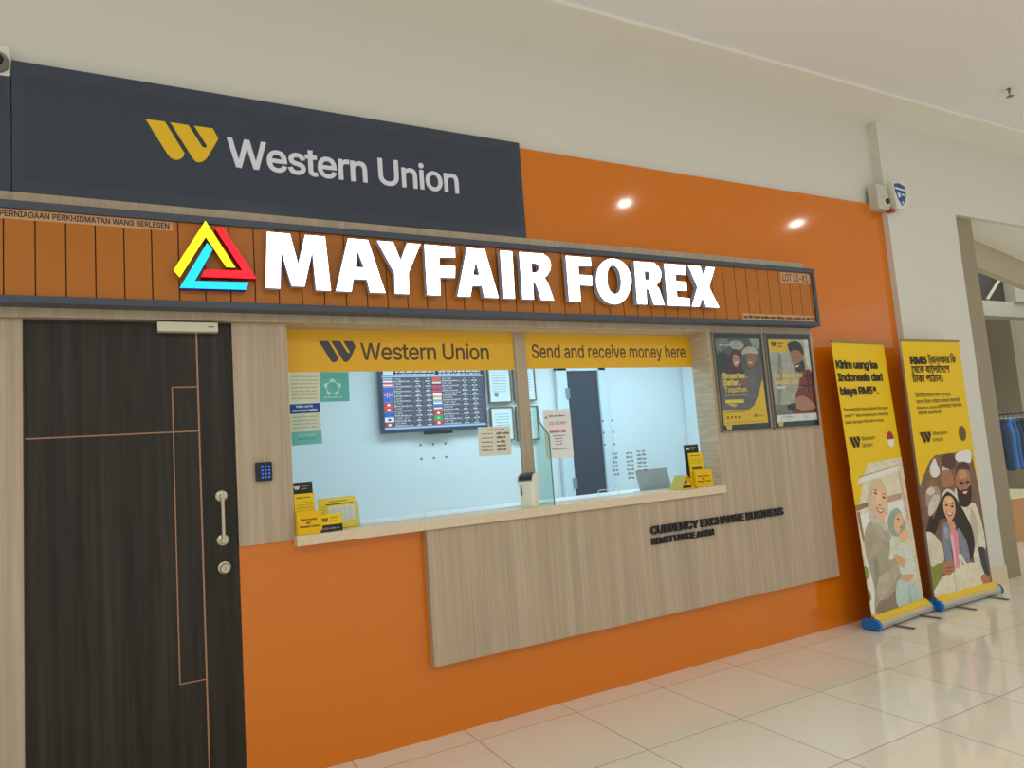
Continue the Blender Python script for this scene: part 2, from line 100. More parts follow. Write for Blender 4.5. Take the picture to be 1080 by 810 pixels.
def grain_mat(name, ca, cb, cc, scale, rough=0.45, L=0.62, spec=0.35, fine=3.0, coat=0.0):
    """wood laminate: streaks stretched along one axis (small scale = long grain)"""
    m = bpy.data.materials.new(name)
    m.use_nodes = True
    nt = m.node_tree
    b = nt.nodes['Principled BSDF']
    tc = nd(nt, 'ShaderNodeTexCoord')
    mp = nd(nt, 'ShaderNodeMapping')
    mp.inputs['Scale'].default_value = scale
    nt.links.new(tc.outputs['Object'], mp.inputs['Vector'])
    n1 = nd(nt, 'ShaderNodeTexNoise')
    n1.inputs['Scale'].default_value = 1.0
    n1.inputs['Detail'].default_value = 3.0
    nt.links.new(mp.outputs[0], n1.inputs['Vector'])
    n2 = nd(nt, 'ShaderNodeTexNoise')
    n2.inputs['Scale'].default_value = fine
    n2.inputs['Detail'].default_value = 4.0
    nt.links.new(mp.outputs[0], n2.inputs['Vector'])
    mx = nd(nt, 'ShaderNodeMath', operation='MULTIPLY_ADD')
    mx.inputs[1].default_value = 0.45
    nt.links.new(n2.outputs['Fac'], mx.inputs[0])
    sc = nd(nt, 'ShaderNodeMath', operation='MULTIPLY')
    sc.inputs[1].default_value = 0.55
    nt.links.new(n1.outputs['Fac'], sc.inputs[0])
    nt.links.new(sc.outputs[0], mx.inputs[2])
    r = nd(nt, 'ShaderNodeValToRGB')
    r.color_ramp.elements[0].position = 0.34
    r.color_ramp.elements[0].color = alb(ca, L)
    r.color_ramp.elements[1].position = 0.66
    r.color_ramp.elements[1].color = alb(cc, L)
    e = r.color_ramp.elements.new(0.5)
    e.color = alb(cb, L)
    nt.links.new(mx.outputs[0], r.inputs['Fac'])
    nt.links.new(r.outputs['Color'], b.inputs['Base Color'])
    b.inputs['Roughness'].default_value = rough
    b.inputs['Specular IOR Level'].default_value = spec
    b.inputs['Coat Weight'].default_value = coat
    b.inputs['Coat Roughness'].default_value = 0.08
    return m

def speck_mat(name, ca, cb, scale, rough=0.5, L=0.62, spec=0.4, lo=0.4, hi=0.6):
    m = bpy.data.materials.new(name)
    m.use_nodes = True
    nt = m.node_tree
    b = nt.nodes['Principled BSDF']
    tc = nd(nt, 'ShaderNodeTexCoord')
    n = nd(nt, 'ShaderNodeTexNoise')
    n.inputs['Scale'].default_value = scale
    n.inputs['Detail'].default_value = 3
    nt.links.new(tc.outputs['Object'], n.inputs['Vector'])
    r = nd(nt, 'ShaderNodeValToRGB')
    r.color_ramp.elements[0].position, r.color_ramp.elements[1].position = lo, hi
    r.color_ramp.elements[0].color, r.color_ramp.elements[1].color = alb(ca, L), alb(cb, L)
    nt.links.new(n.outputs['Fac'], r.inputs['Fac'])
    nt.links.new(r.outputs['Color'], b.inputs['Base Color'])
    b.inputs['Roughness'].default_value = rough
    b.inputs['Specular IOR Level'].default_value = spec
    return m

def tile_mat():
    m = bpy.data.materials.new('polished_floor_tile')
    m.use_nodes = True
    nt = m.node_tree
    b = nt.nodes['Principled BSDF']
    g = nd(nt, 'ShaderNodeNewGeometry')
    s = nd(nt, 'ShaderNodeSeparateXYZ')
    nt.links.new(g.outputs['Position'], s.inputs[0])
    def M(op, a, bb=None):
        n = nd(nt, 'ShaderNodeMath', operation=op)
        for i, v in enumerate((a, bb)):
            if v is None:
                continue
            if isinstance(v, (int, float)):
                n.inputs[i].default_value = v
            else:
                nt.links.new(v, n.inputs[i])
        return n.outputs[0]
    def line(sock, off, pitch):
        f = M('FRACT', M('DIVIDE', M('ADD', sock, 100 * pitch - off), pitch))
        d = M('MINIMUM', f, M('SUBTRACT', 1.0, f))
        return M('LESS_THAN', M('MULTIPLY', d, pitch), 0.0022), M('FLOOR', M('DIVIDE', M('ADD', sock, 100 * pitch - off), pitch))
    lx, ix = line(s.outputs['X'], 2.079, 0.5975)
    ly, iy = line(s.outputs['Y'], -0.174, 0.6095)
    ln = M('MAXIMUM', lx, ly)
    wn = nd(nt, 'ShaderNodeTexWhiteNoise', noise_dimensions='2D')
    cx = nd(nt, 'ShaderNodeCombineXYZ')
    nt.links.new(ix, cx.inputs[0]); nt.links.new(iy, cx.inputs[1])
    nt.links.new(cx.outputs[0], wn.inputs['Vector'])
    mixt = nd(nt, 'ShaderNodeMix', data_type='RGBA')
    mixt.inputs['A'].default_value = alb((214, 206, 190), 0.70)
    mixt.inputs['B'].default_value = alb((208, 200, 183), 0.70)
    nt.links.new(wn.outputs['Value'], mixt.inputs['Factor'])
    mix = nd(nt, 'ShaderNodeMix', data_type='RGBA')
    nt.links.new(ln, mix.inputs['Factor'])
    nt.links.new(mixt.outputs['Result'], mix.inputs['A'])
    mix.inputs['B'].default_value = alb((118, 100, 76))
    nt.links.new(mix.outputs['Result'], b.inputs['Base Color'])
    rr = M('ADD', M('MULTIPLY', ln, 0.5), 0.07)
    nt.links.new(rr, b.inputs['Roughness'])
    b.inputs['Specular IOR Level'].default_value = 0.55
    return m

def glass_mat(name, tint, refl_rough=0.0, ior=1.45, facing=0.06):
    """thin clear pane: mostly see-through, with a mirror reflection that grows at grazing angles"""
    m = bpy.data.materials.new(name)
    m.use_nodes = True
    nt = m.node_tree
    nt.nodes.remove(nt.nodes['Principled BSDF'])
    out = nt.nodes['Material Output']
    tr = nd(nt, 'ShaderNodeBsdfTransparent')
    tr.inputs[0].default_value = tint
    gl = nd(nt, 'ShaderNodeBsdfGlossy')
    gl.inputs['Roughness'].default_value = refl_rough
    fr = nd(nt, 'ShaderNodeFresnel')
    fr.inputs[0].default_value = ior
    mx = nd(nt, 'ShaderNodeMixShader')
    geo = nd(nt, 'ShaderNodeNewGeometry')          # mirror only on the outer face of each side, so the inside never traps light
    inv = nd(nt, 'ShaderNodeMath', operation='SUBTRACT')
    inv.inputs[0].default_value = 1.0
    nt.links.new(geo.outputs['Backfacing'], inv.inputs[1])
    mul = nd(nt, 'ShaderNodeMath', operation='MULTIPLY')
    nt.links.new(fr.outputs[0], mul.inputs[0])
    nt.links.new(inv.outputs[0], mul.inputs[1])
    nt.links.new(mul.outputs[0], mx.inputs[0])
    nt.links.new(tr.outputs[0], mx.inputs[1])
    nt.links.new(gl.outputs[0], mx.inputs[2])
    nt.links.new(mx.outputs[0], out.inputs['Surface'])
    return m

class MB:
    """collects geometry in world (or local) coordinates; build() links it as one mesh object"""
    def __init__(self):
        self.v, self.f, self.m = [], [], []
    def add(self, vs, fs, mi=0):
        o = len(self.v)
        self.v += [tuple(p) for p in vs]
        for f in fs:
            self.f.append([i + o for i in f]); self.m.append(mi)
    def box(self, x0, x1, y0, y1, z0, z1, mi=0):
        vs = [(x, y, z) for z in (z0, z1) for y in (y0, y1) for x in (x0, x1)]
        self.add(vs, [(0, 2, 3, 1), (4, 5, 7, 6), (0, 1, 5, 4), (2, 6, 7, 3), (0, 4, 6, 2), (1, 3, 7, 5)], mi)
    def hexa(self, a, b, mi=0):
        """a, b: four bottom and four top corners"""
        self.add(list(a) + list(b), [(3, 2, 1, 0), (4, 5, 6, 7)] + [(i, (i + 1) % 4, 4 + (i + 1) % 4, 4 + i) for i in range(4)], mi)
    def poly(self, pts, mi=0):
        self.add(pts, [tuple(range(len(pts)))], mi)
    def prism(self, p2, y0, y1, mi=0, side=None):
        """x-z outline drawn at y0 (front) and y1 (back)"""
        n = len(p2)
        self.add([(x, y0, z) for x, z in p2], [tuple(range(n))], mi)
        s = mi if side is None else side
        vs = [(x, y0, z) for x, z in p2] + [(x, y1, z) for x, z in p2]
        self.add(vs, [(i, (i + 1) % n, n + (i + 1) % n, n + i) for i in range(n)] + [tuple(range(n, 2 * n))], s)
    def tube(self, pts, r, n=10, mi=0, cap=True):
        pts = [Vector(p) for p in pts]
        rs = r if isinstance(r, (list, tuple)) else [r] * len(pts)
        rings = []
        up = None
        for i, p in enumerate(pts):
            t = (pts[min(i + 1, len(pts) - 1)] - pts[max(i - 1, 0)]).normalized()
            if up is None:
                up = Vector((0, 0, 1)) if abs(t.z) < 0.9 else Vector((1, 0, 0))
            a = t.cross(up).normalized(); bb = a.cross(t).normalized(); up = bb
            rings.append([p + (a * math.cos(k * 2 * math.pi / n) + bb * math.sin(k * 2 * math.pi / n)) * rs[i] for k in range(n)])
        vs = [q for g in rings for q in g]
        fs = [(i * n + k, i * n + (k + 1) % n, (i + 1) * n + (k + 1) % n, (i + 1) * n + k) for i in range(len(pts) - 1) for k in range(n)]
        if cap:
            fs += [tuple(range(n))[::-1], tuple(range((len(pts) - 1) * n, len(pts) * n))]
        self.add(vs, fs, mi)
    def lathe(self, c, axis, prof, n=24, mi=0):
        """prof: (radius, distance along axis) pairs"""
        ax = Vector(axis).normalized()
        a = ax.cross(Vector((0, 0, 1)) if abs(ax.z) < 0.9 else Vector((1, 0, 0))).normalized()
        b = ax.cross(a)
        c = Vector(c)
        vs = [c + ax * h + (a * math.cos(k * 2 * math.pi / n) + b * math.sin(k * 2 * math.pi / n)) * r for r, h in prof for k in range(n)]
        fs = [(i * n + k, i * n + (k + 1) % n, (i + 1) * n + (k + 1) % n, (i + 1) * n + k) for i in range(len(prof) - 1) for k in range(n)]
        fs += [tuple(range(n))[::-1], tuple(range((len(prof) - 1) * n, len(prof) * n))]
        self.add(vs, fs, mi)
    def xf(self, M):
        self.v = [tuple(M @ Vector(p)) for p in self.v]
        return self
    def build(self, name, mats, parent=None, at=(0, 0, 0), bevel=0.0, smooth=False, normals=True):
        me = bpy.data.meshes.new(name)
        a = Vector(at)
        me.from_pydata([tuple(Vector(p) - a) for p in self.v], [], self.f)
        for m in (mats if isinstance(mats, (list, tuple)) else [mats]):
            me.materials.append(m)
        for p, mi in zip(me.polygons, self.m):
            p.material_index = mi
            p.use_smooth = smooth
        me.validate()
        if normals:
            bm = bmesh.new(); bm.from_mesh(me)
            bmesh.ops.recalc_face_normals(bm, faces=bm.faces)
            bm.to_mesh(me); bm.free()
        me.update()
        o = bpy.data.objects.new(name, me)
        COL.objects.link(o)
        if parent is not None:
            o.parent = parent
        else:
            o.location = a
        if bevel > 0:
            b = o.modifiers.new('edge', 'BEVEL')
            b.width = bevel; b.segments = 2; b.limit_method = 'ANGLE'; b.angle_limit = math.radians(40)
        if smooth:
            try:
                me.shade_smooth() if hasattr(me, 'shade_smooth') else None
            except Exception:
                pass
            e = o.modifiers.new('split', 'EDGE_SPLIT'); e.split_angle = math.radians(35)
        return o

def tag(o, label=None, cat=None, group=None, kind=None):
    if label: o['label'] = label
    if cat: o['category'] = cat
    if group: o['group'] = group
    if kind: o['kind'] = kind
    return o

def thing(name, label, cat, at=(0, 0, 0), group=None, kind=None):
    o = bpy.data.objects.new(name, None)
    o.empty_display_size = 0.05
    o.location = at
    COL.objects.link(o)
    return tag(o, label, cat, group, kind)

# ------------------------------------------------------------------ lettering
FONTS = {}
def load_font(key, fn):
    try:
        p = os.path.join(bpy.utils.system_resource('DATAFILES', path='fonts'), fn)
        FONTS[key] = bpy.data.fonts.load(p)
    except Exception:
        FONTS[key] = None
load_font('sans', 'Inter.woff2')
load_font('bengali', 'NotoSansBengali-VariableFont_wdth,wght.woff2')
TXT = {}
def text_geo(s, bold=0.0, font='sans', space=1.0):
    key = (s, bold, font, space)
    if key in TXT:
        return TXT[key]
    cu = bpy.data.curves.new('lettering', 'FONT')
    cu.body = s
    cu.space_character = space
    cu.resolution_u = 3
    cu.fill_mode = 'NONE'
    if FONTS.get(font):
        cu.font = FONTS[font]
    ob = bpy.data.objects.new('lettering', cu)
    COL.objects.link(ob)
    dg = bpy.context.evaluated_depsgraph_get()
    me = bpy.data.meshes.new_from_object(ob.evaluated_get(dg))
    co = np.array([(v.co.x, v.co.y) for v in me.vertices], float)
    nxt = {}
    adj = {}
    for e in me.edges:
        a, b = e.vertices
        adj.setdefault(a, []).append(b); adj.setdefault(b, []).append(a)
    bpy.data.objects.remove(ob); bpy.data.curves.remove(cu); bpy.data.meshes.remove(me)
    seen, loops = set(), []
    for i in range(len(co)):
        if i in seen or i not in adj:
            continue
        lp, cur, prev = [i], i, None
        seen.add(i)
        first = i + 1 if (i + 1) in adj[i] else adj[i][0]
        cur, prev = first, i
        while cur != i and cur not in seen:
            seen.add(cur); lp.append(cur)
            n = [q for q in adj[cur] if q != prev]
            if not n:
                break
            prev, cur = cur, n[0]
        if len(lp) > 2:
            loops.append(co[lp])
    def area(P):
        x, y = P[:, 0], P[:, 1]
        return 0.5 * np.sum(x * np.roll(y, -1) - np.roll(x, -1) * y)
    sg = 1.0 if sum(area(P) for P in loops) > 0 else -1.0
    out = []
    for P in loops:
        keep = np.hypot(*(P - np.roll(P, 1, 0)).T) > 1e-5
        P = P[keep]
        if len(P) < 3:
            continue
        if bold:
            d1 = P - np.roll(P, 1, 0); d1 /= np.hypot(*d1.T)[:, None]
            d2 = np.roll(P, -1, 0) - P; d2 /= np.hypot(*d2.T)[:, None]
            n1 = np.stack([d1[:, 1], -d1[:, 0]], 1); n2 = np.stack([d2[:, 1], -d2[:, 0]], 1)
            nn = n1 + n2; l = np.hypot(*nn.T)[:, None]; l[l < 1e-6] = 1
            nn = nn / l
            k = 1.0 / np.clip(np.sum(nn * n1, 1), 0.6, 1)[:, None]
            P = P + sg * nn * k * bold
        out.append(P)
    loops = out
    V, E = [], []
    for P in loops:
        o = len(V)
        V += [Vector((float(a), float(b))) for a, b in P]
        E += [(o + i, o + (i + 1) % len(P)) for i in range(len(P))]
    r = delaunay_2d_cdt(V, E, [], 0, 1e-6)
    vv = np.array([(p.x, p.y) for p in r[0]])
    ff = np.array([f for f in r[2] if len(f) == 3])
    cen = vv[ff].mean(1)
    A = np.array([V[a][:] for a, b in E]); B = np.array([V[b][:] for a, b in E])
    wn = np.zeros(len(cen))
    for c0 in range(0, len(cen), 400):
        c = cen[c0:c0 + 400]
        ay, by = A[None, :, 1], B[None, :, 1]
        cy = c[:, None, 1]
        cross = (B[None, :, 0] - A[None, :, 0]) * (cy - ay) - (c[:, None, 0] - A[None, :, 0]) * (by - ay)
        up = (ay <= cy) & (by > cy) & (cross > 0)
        dn = (ay > cy) & (by <= cy) & (cross < 0)
        wn[c0:c0 + 400] = up.sum(1) - dn.sum(1)
    ff = ff[np.abs(wn) > 0.5]
    x0, x1 = vv[:, 0].min(), vv[:, 0].max()
    res = (vv, ff, loops, x0, x1)
    TXT[key] = res
    return res

CAPS = {}
def cap_height(font):
    if font not in CAPS:
        vv = text_geo('H' if font == 'sans' else 'ক', 0.0, font)[0]
        CAPS[font] = float(vv[:, 1].max())
    return CAPS[font]
def put_text(mb, s, x0, z0, w, h, y, mi=0, bold=0.0, depth=0.0, font='sans', side=None, space=1.0):
    """lettering facing -y: left edge x0, baseline z0, overall width w, capital height h"""
    vv, ff, loops, a, b = text_geo(s, bold, font, space)
    sx, sz = w / (b - a), h / cap_height(font)
    T = lambda p, yy: (x0 + (p[0] - a) * sx, yy, z0 + p[1] * sz)
    mb.add([T(p, y) for p in vv], [tuple(int(i) for i in f) for f in ff], mi)
    if depth:
        for P in loops:
            n = len(P)
            mb.add([T(p, y) for p in P] + [T(p, y + depth) for p in P], [(i, (i + 1) % n, n + (i + 1) % n, n + i) for i in range(n)], mi if side is None else side)

def put_logo(mb, x0, z0, w, y, mi=0, depth=0.0):
    for P in ART['W']:
        q = [(x0 + a * w, z0 + b * w) for a, b in P]
        if depth:
            mb.prism(q, y, y + depth, mi)
        else:
            mb.poly([(x, y, z) for x, z in q], mi)

def put_bars(mb, x0, z0, w, h, y, mi=0, seed=0, gap=0.25):
    """a line of print too small to read: broken word-length strokes"""
    r = random.Random(seed)
    x = x0
    while x < x0 + w - h * 0.6:
        l = min(h * r.uniform(1.2, 4.2), x0 + w - x)
        k = x
        while k < x + l - h * 0.2:
            s = min(h * r.uniform(0.35, 0.6), x + l - k)
            t = h * r.choice((0.7, 0.7, 1.0))
            mb.poly([(k, y, z0), (k + s * 0.8, y, z0), (k + s * 0.8, y, z0 + t), (k, y, z0 + t)], mi)
            k += s
        x += l + h * 0.45

def mottle(m, rgb, L, amp):
    """the uneven tones of a printed photograph"""
    nt = m.node_tree
    if nt.nodes.get('mottle'):
        return m
    b = nt.nodes['Principled BSDF']
    tc = nd(nt, 'ShaderNodeTexCoord')
    busy = 4.0 if sum(rgb) < 260 and rgb[0] > rgb[2] + 30 else 1.0
    n = nd(nt, 'ShaderNodeTexNoise', name='mottle')
    n.inputs['Scale'].default_value = 16.0 * busy
    n.inputs['Detail'].default_value = 5.0
    n.inputs['Roughness'].default_value = 0.6
    nt.links.new(tc.outputs['Object'], n.inputs['Vector'])
    r = nd(nt, 'ShaderNodeValToRGB')
    r.color_ramp.elements[0].position, r.color_ramp.elements[1].position = 0.32, 0.68
    lo, hi = 1 - amp * busy * 0.7, 1 + amp * busy
    r.color_ramp.elements[0].color = alb([max(0, v * lo) for v in rgb], L)
    r.color_ramp.elements[1].color = alb([min(255, v * hi) for v in rgb], L)
    nt.links.new(n.outputs['Fac'], r.inputs['Fac'])
    nt.links.new(r.outputs['Color'], b.inputs['Base Color'])
    return m

class Palette:
    """flat printing inks for one printed sheet"""
    def __init__(self, L=0.62, rough=0.45, photo=0.0):
        self.L, self.rough, self.mats, self.ix, self.photo = L, rough, [], {}, photo
    def __call__(self, rgb):
        k = tuple(rgb)
        if k not in self.ix:
            self.ix[k] = len(self.mats)
            flat = k[2] < 45 or max(k) < 80 or not self.photo or (k[0] > 140 and k[0] > k[2] + 45)
            m = mat('print_%d_%d_%d_%d_%s' % (k + (int(self.L * 100), 'flat' if flat else 'photo')), k, self.rough, L=self.L, spec=0.25)
            self.mats.append(m if flat else mottle(m, k, self.L, self.photo))
        return self.ix[k]

def put_art(mb, name, pal, y0=0.0, dx=0.0, dz=0.0, step=0.00006):
    y = y0
    for col, fl in ART[name]:
        pts = [(fl[i] / 1000 + dx, y, fl[i + 1] / 1000 + dz) for i in range(0, len(fl), 2)]
        mb.poly(pts, pal(col))
        y -= step
    return y

def ellipse(cx, cz, rx, rz, n=20):
    return [(cx + rx * math.cos(t * 2 * math.pi / n), cz + rz * math.sin(t * 2 * math.pi / n)) for t in range(n)]

# ------------------------------------------------------------------ materials
M_wall = mat('cream_wall_paint', (184, 182, 172), 0.75, spec=0.2)
M_ceil = mat('ceiling_paint', (206, 212, 216), 0.8, spec=0.2)
M_soff = mat('soffit_paint', (200, 197, 188), 0.8, spec=0.2)
M_white = mat('white_plastic', (195, 193, 185), 0.4)
M_orange = mat('orange_acrylic', (188, 103, 14), 0.09, spec=0.5, L=0.66)
M_slat = mat('orange_slat', (154, 90, 15), 0.38, L=0.64)
M_wood = grain_mat('ash_laminate', (143, 129, 107), (154, 138, 116), (164, 149, 128), (26, 26, 0.55), 0.42, fine=3.2)
M_woodh = grain_mat('ash_laminate_crossgrain', (150, 137, 114), (166, 153, 130), (178, 166, 144), (0.6, 3, 34), 0.5, fine=3.2)
M_dark = grain_mat('dark_oak_door', (21, 18, 11), (33, 29, 20), (45, 40, 31), (20, 20, 0.6), 0.42, fine=3.0)
M_copper = mat('copper_inlay', (142, 106, 80), 0.35, metal=0.3)
M_steel = mat('brushed_steel', (160, 153, 132), 0.28, metal=0.9)
M_char = mat('charcoal_panel', (48, 55, 66), 0.12, spec=0.5)  # base colour includes some of the blue haze around the lit sign
M_frame = mat('anthracite_frame', (58, 64, 74), 0.4)
M_black = mat('black_plastic', (30, 29, 29), 0.4)
M_stone = speck_mat('speckled_stone', (180, 165, 138), (195, 180, 153), 150, 0.35, lo=0.35, hi=0.65)
M_yellow = mat('yellow_vinyl', (198, 152, 26), 0.4)
M_byel = mat('banner_yellow', (205, 170, 8), 0.4, L=0.66)
M_ink = mat('black_ink', (38, 34, 30), 0.5)
M_grey = mat('grey_aluminium', (150, 150, 146), 0.35, metal=0.3)
M_blue = mat('blue_plastic', (24, 92, 156), 0.4)
M_booth = mat('booth_wall_paint', (212, 218, 218), 0.7, spec=0.2, L=0.75)
M_paper = mat('white_paper', (214, 210, 200), 0.7)
M_beige = speck_mat('beige_stone_cladding', (124, 113, 90), (130, 119, 95), 60, 0.5)
M_glass = glass_mat('window_glass', (0.95, 0.985, 0.985, 1))
M_gedge = mat('green_glass_edge', (70, 120, 104), 0.2)

# ------------------------------------------------------------------ the setting
def struct(name, mb, m, **kw):
    o = mb.build(name, m, **kw)
    o['kind'] = 'structure'
    return o

b = MB(); b.box(-6, 18, -9, 5.2, -0.1, 0.0)
struct('floor', b, tile_mat())

b = MB()                                   # shop wall with door and window openings, behind the claddings
b.box(-3, -0.43, 0.030, 0.12, 0, 4.03)
b.box(-0.43, 0.405, 0.030, 0.12, 2.157, 4.03)
b.box(0.405, 0.66, 0.030, 0.12, 0, 4.03)
b.box(0.66, 3.45, 0.030, 0.12, 0, 1.06)
b.box(0.66, 3.45, 0.030, 0.12, 2.165, 4.03)
b.box(3.45, 5.615, 0.030, 0.12, 0, 4.03)
struct('wall_front', b, M_wall)
b = MB()                                   # the pier right of the shop and the wall over the next opening
b.box(5.615, 6.62, -0.05, 0.4, 0, 4.03)
b.box(6.62, 12, -0.05, 0.0, 3.295, 4.03)
struct('wall_right', b, M_wall)
b = MB()
b.box(6.62, 6.955, 0.0, 0.4, 0, 3.295)
struct('trim_1', b, M_beige)
b = MB()
b.box(5.625, 6.62, -0.064, -0.05, 0, 0.148)
struct('baseboard_right', b, mat('plinth_stone', (188, 172, 140), 0.4), bevel=0.003)
b = MB(); b.box(-3, 12, -0.384, 0.12, 4.026, 4.16)
struct('trim_2', b, M_soff)
b = MB(); b.box(-6, 14, -6.5, -0.384, 4.05, 4.16)
struct('ceiling', b, M_ceil)

# booth interior
b = MB(); b.box(0.3, 5.06, 2.02, 2.08, 0, 2.6)
struct('wall_rear', b, M_booth)
b = MB(); b.box(5.02, 5.08, 0.125, 2.0, 0, 2.6)
struct('wall_booth_right', b, M_booth)
b = MB(); b.box(0.3, 0.36, 0.125, 2.0, 0, 2.6)
struct('wall_booth_left', b, M_booth)
b = MB(); b.box(0.3, 5.08, 0.125, 2.08, 2.5, 2.6)
struct('ceiling_booth', b, M_booth)

# next shop beyond the opening
b = MB()
b.add([(6.955, 0.0, 3.295), (12, 0.0, 3.295), (12, 1.36, 3.295), (7.75, 0.42, 3.295), (6.955, 0.25, 3.295),
       (6.955, 0.0, 3.36), (12, 0.0, 3.36), (12, 1.36, 3.36), (7.75, 0.42, 3.36), (6.955, 0.25, 3.36)],
      [(0, 1, 2, 3, 4), (5, 6, 7, 8, 9)] + [(i, (i + 1) % 5, 5 + (i + 1) % 5, 5 + i) for i in range(5)])
struct('ceiling_opening', b, M_soff)
b = MB()                                   # slanting shop fascia behind the soffit
b.hexa([(6.96, 0.25, 3.03), (12, 1.365, 2.93), (12, 1.45, 2.93), (6.96, 0.33, 3.03)], [(6.96, 0.25, 3.36), (12, 1.365, 3.36), (12, 1.45, 3.36), (6.96, 0.33, 3.36)])
struct('trim_3', b, mat('fascia_paint', (158, 148, 124), 0.7))
b = MB(); b.box(8, 17, 3.9, 4.0, 0, 5.2)
struct('wall_shop_rear', b, mat('shop_grey_paint', (104, 112, 112), 0.8))
b = MB(); b.box(14.2, 16.2, 3.3, 3.9, 0, 3.3)
struct('wall_shop_pier', b, mat('shop_beige_paint', (140, 130, 108), 0.8))
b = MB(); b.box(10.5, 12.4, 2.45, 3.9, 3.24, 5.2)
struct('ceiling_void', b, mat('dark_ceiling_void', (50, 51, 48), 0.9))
b = MB(); b.box(10.5, 14.2, 2.35, 2.6, 3.0, 3.24); b.box(12.42, 13.2, 2.3, 3.9, 3.24, 5.2)
struct('trim_4', b, mat('shop_beam_paint', (140, 138, 126), 0.8))

# ------------------------------------------------------------------ claddings
b = MB()
b.prism([(0.405, 0), (5.614, 0), (5.614, 3.291), (2.090, 3.291), (2.090, 2.60), (4.3, 2.60), (4.3, 1.08), (0.66, 1.08), (0.66, 1.09), (0.405, 1.09)], 0.0, 0.012)
tag(b.build('orange_cladding', M_orange), 'glossy orange wall cladding below the counter and beside the banners', 'wall panel')

b = MB()
b.box(-1.4, 4.487, -0.05, 0.0, 2.158, 2.702)
b.box(3.44, 4.487, -0.05, 0.0, 0.364, 2.158)
b.box(1.32, 3.44, -0.05, 0.0, 0.364, 1.063)
tag(b.build('laminate_facade', M_wood), 'pale wood laminate facade board under counter and behind the framed posters', 'wall panel')
b = MB(); b.box(0.405, 0.658, -0.010, 0.0, 1.09, 2.157)
tag(b.build('wood_cladding', M_wood), 'narrow pale wood panel carrying the keypad between door and window', 'wall panel')
b = MB(); b.box(-1.4, -0.430, -0.010, 0.0, 0, 2.157)
tag(b.build('wood_cladding', M_wood), 'pale wood panel left of the dark door', 'wall panel')

b = MB()
b.box(3.436, 3.452, -0.0495, 0.13, 1.1135, 2.158)
b.box(0.645, 0.661, -0.0095, 0.13, 1.1135, 2.158)
b.box(0.648, 3.452, 0.0, 0.13, 2.158, 2.166)
struct('trim_5', b, M_woodh)

# ------------------------------------------------------------------ door
d1 = thing('door_1', 'dark oak door with copper inlay lines and steel pull handle', 'door', (0, 0, 0), kind='structure')
b = MB(); b.box(-0.424, 0.400, 0.004, 0.044, 0.006, 2.150)
b.build('door_leaf', M_dark, d1, bevel=0.002)
def inlay(x0, x1, z0, z1):
    q = MB(); q.box(x0, x1, 0.0025, 0.006, z0, z1)
    q.build('inlay_strip', M_copper, d1)
inlay(0.2455, 0.2525, 0.006, 2.150)
inlay(0.137, 0.142, 0.520, 1.851)
inlay(0.137, 0.2455, 1.848, 1.853)
inlay(0.137, 0.2455, 0.518, 0.523)
inlay(-0.424, 0.2455, 1.640, 1.6455)
h = MB()
h.tube([(0.335, -0.052, 1.345), (0.335, -0.052, 1.118)], 0.0085, 12)
hb = h.build('pull_handle', M_steel, d1, smooth=True)
for z in (1.333, 1.130):
    q = MB()
    q.lathe((0.335, 0.004, z), (0, -1, 0), [(0.026, 0), (0.026, 0.008), (0.022, 0.011), (0.011, 0.013), (0.010, 0.05), (0.0105, 0.066)], 24)
    q.build('handle_rose', M_steel, hb, smooth=True)
q = MB()
q.lathe((0.338, 0.004, 1.003), (0, -1, 0), [(0.028, 0), (0.028, 0.010), (0.024, 0.013), (0.020, 0.014), (0.022, 0.036), (0.023, 0.044), (0.019, 0.050)], 24)
lk = q.build('door_knob', M_steel, d1, smooth=True)
q = MB(); q.box(0.337, 0.339, -0.048, -0.045, 0.995, 1.011); q.build('keyhole', M_black, lk)
b = MB()                                    # dark shadow-gap frame
b.box(-0.43, -0.4245, 0.006, 0.05, 0, 2.157); b.box(0.4005, 0.405, 0.006, 0.05, 0, 2.157); b.box(-0.43, 0.405, 0.006, 0.05, 2.1505, 2.157)
b.build('door_frame', mat('door_lining', (66, 58, 48), 0.5), d1)
c = thing('door_closer', 'flat silver door lock box fixed over the top edge of the dark door', 'door closer', (0.212, -0.01, 2.106))
b = MB(); b.box(0.084, 0.341, -0.044, 0.004, 2.106, 2.1505)
b.build('housing', mat('satin_silver', (186, 180, 160), 0.35), c, c.location, bevel=0.003)
b = MB(); b.box(0.297, 0.326, -0.0452, -0.044, 2.127, 2.1305)
b.build('logo_plate', M_black, c, c.location)

k = thing('keypad', 'small black access keypad with blue lit keys beside the door', 'keypad', (0.5255, -0.01, 1.386))
b = MB(); b.box(0.487, 0.564, -0.030, -0.010, 1.386, 1.477)
b.build('keypad_body', mat('keypad_black', (26, 30, 38), 0.25), k, k.location, bevel=0.006)
M_bl = mat('blue_led', (40, 80, 200), 0.5, emit=(60, 120, 255), strength=0.7)
for i in range(3):
    for j in range(4):
        q = MB(); q.lathe((0.518 + i * 0.0155, -0.0300, 1.404 + j * 0.0165), (0, -1, 0), [(0.0042, 0), (0.0042, 0.0016), (0.003, 0.002)], 10)
        q.build('key', M_bl, k, k.location)

# ------------------------------------------------------------------ counter and window
b = MB(); b.box(0.656, 3.44, -0.075, 0.125, 1.064, 1.113)
tag(b.build('counter_shelf', M_stone, bevel=0.002), 'speckled cream stone counter shelf running under the whole window', 'counter')
b = MB(); b.box(0.40, 4.95, 0.135, 0.62, 1.07, 1.10); b.box(0.40, 4.95, 0.135, 0.16, 0.0, 1.07)
tag(b.build('booth_desk', mat('white_laminate', (200, 206, 206), 0.4)), 'white staff desk behind the window glass', 'desk')

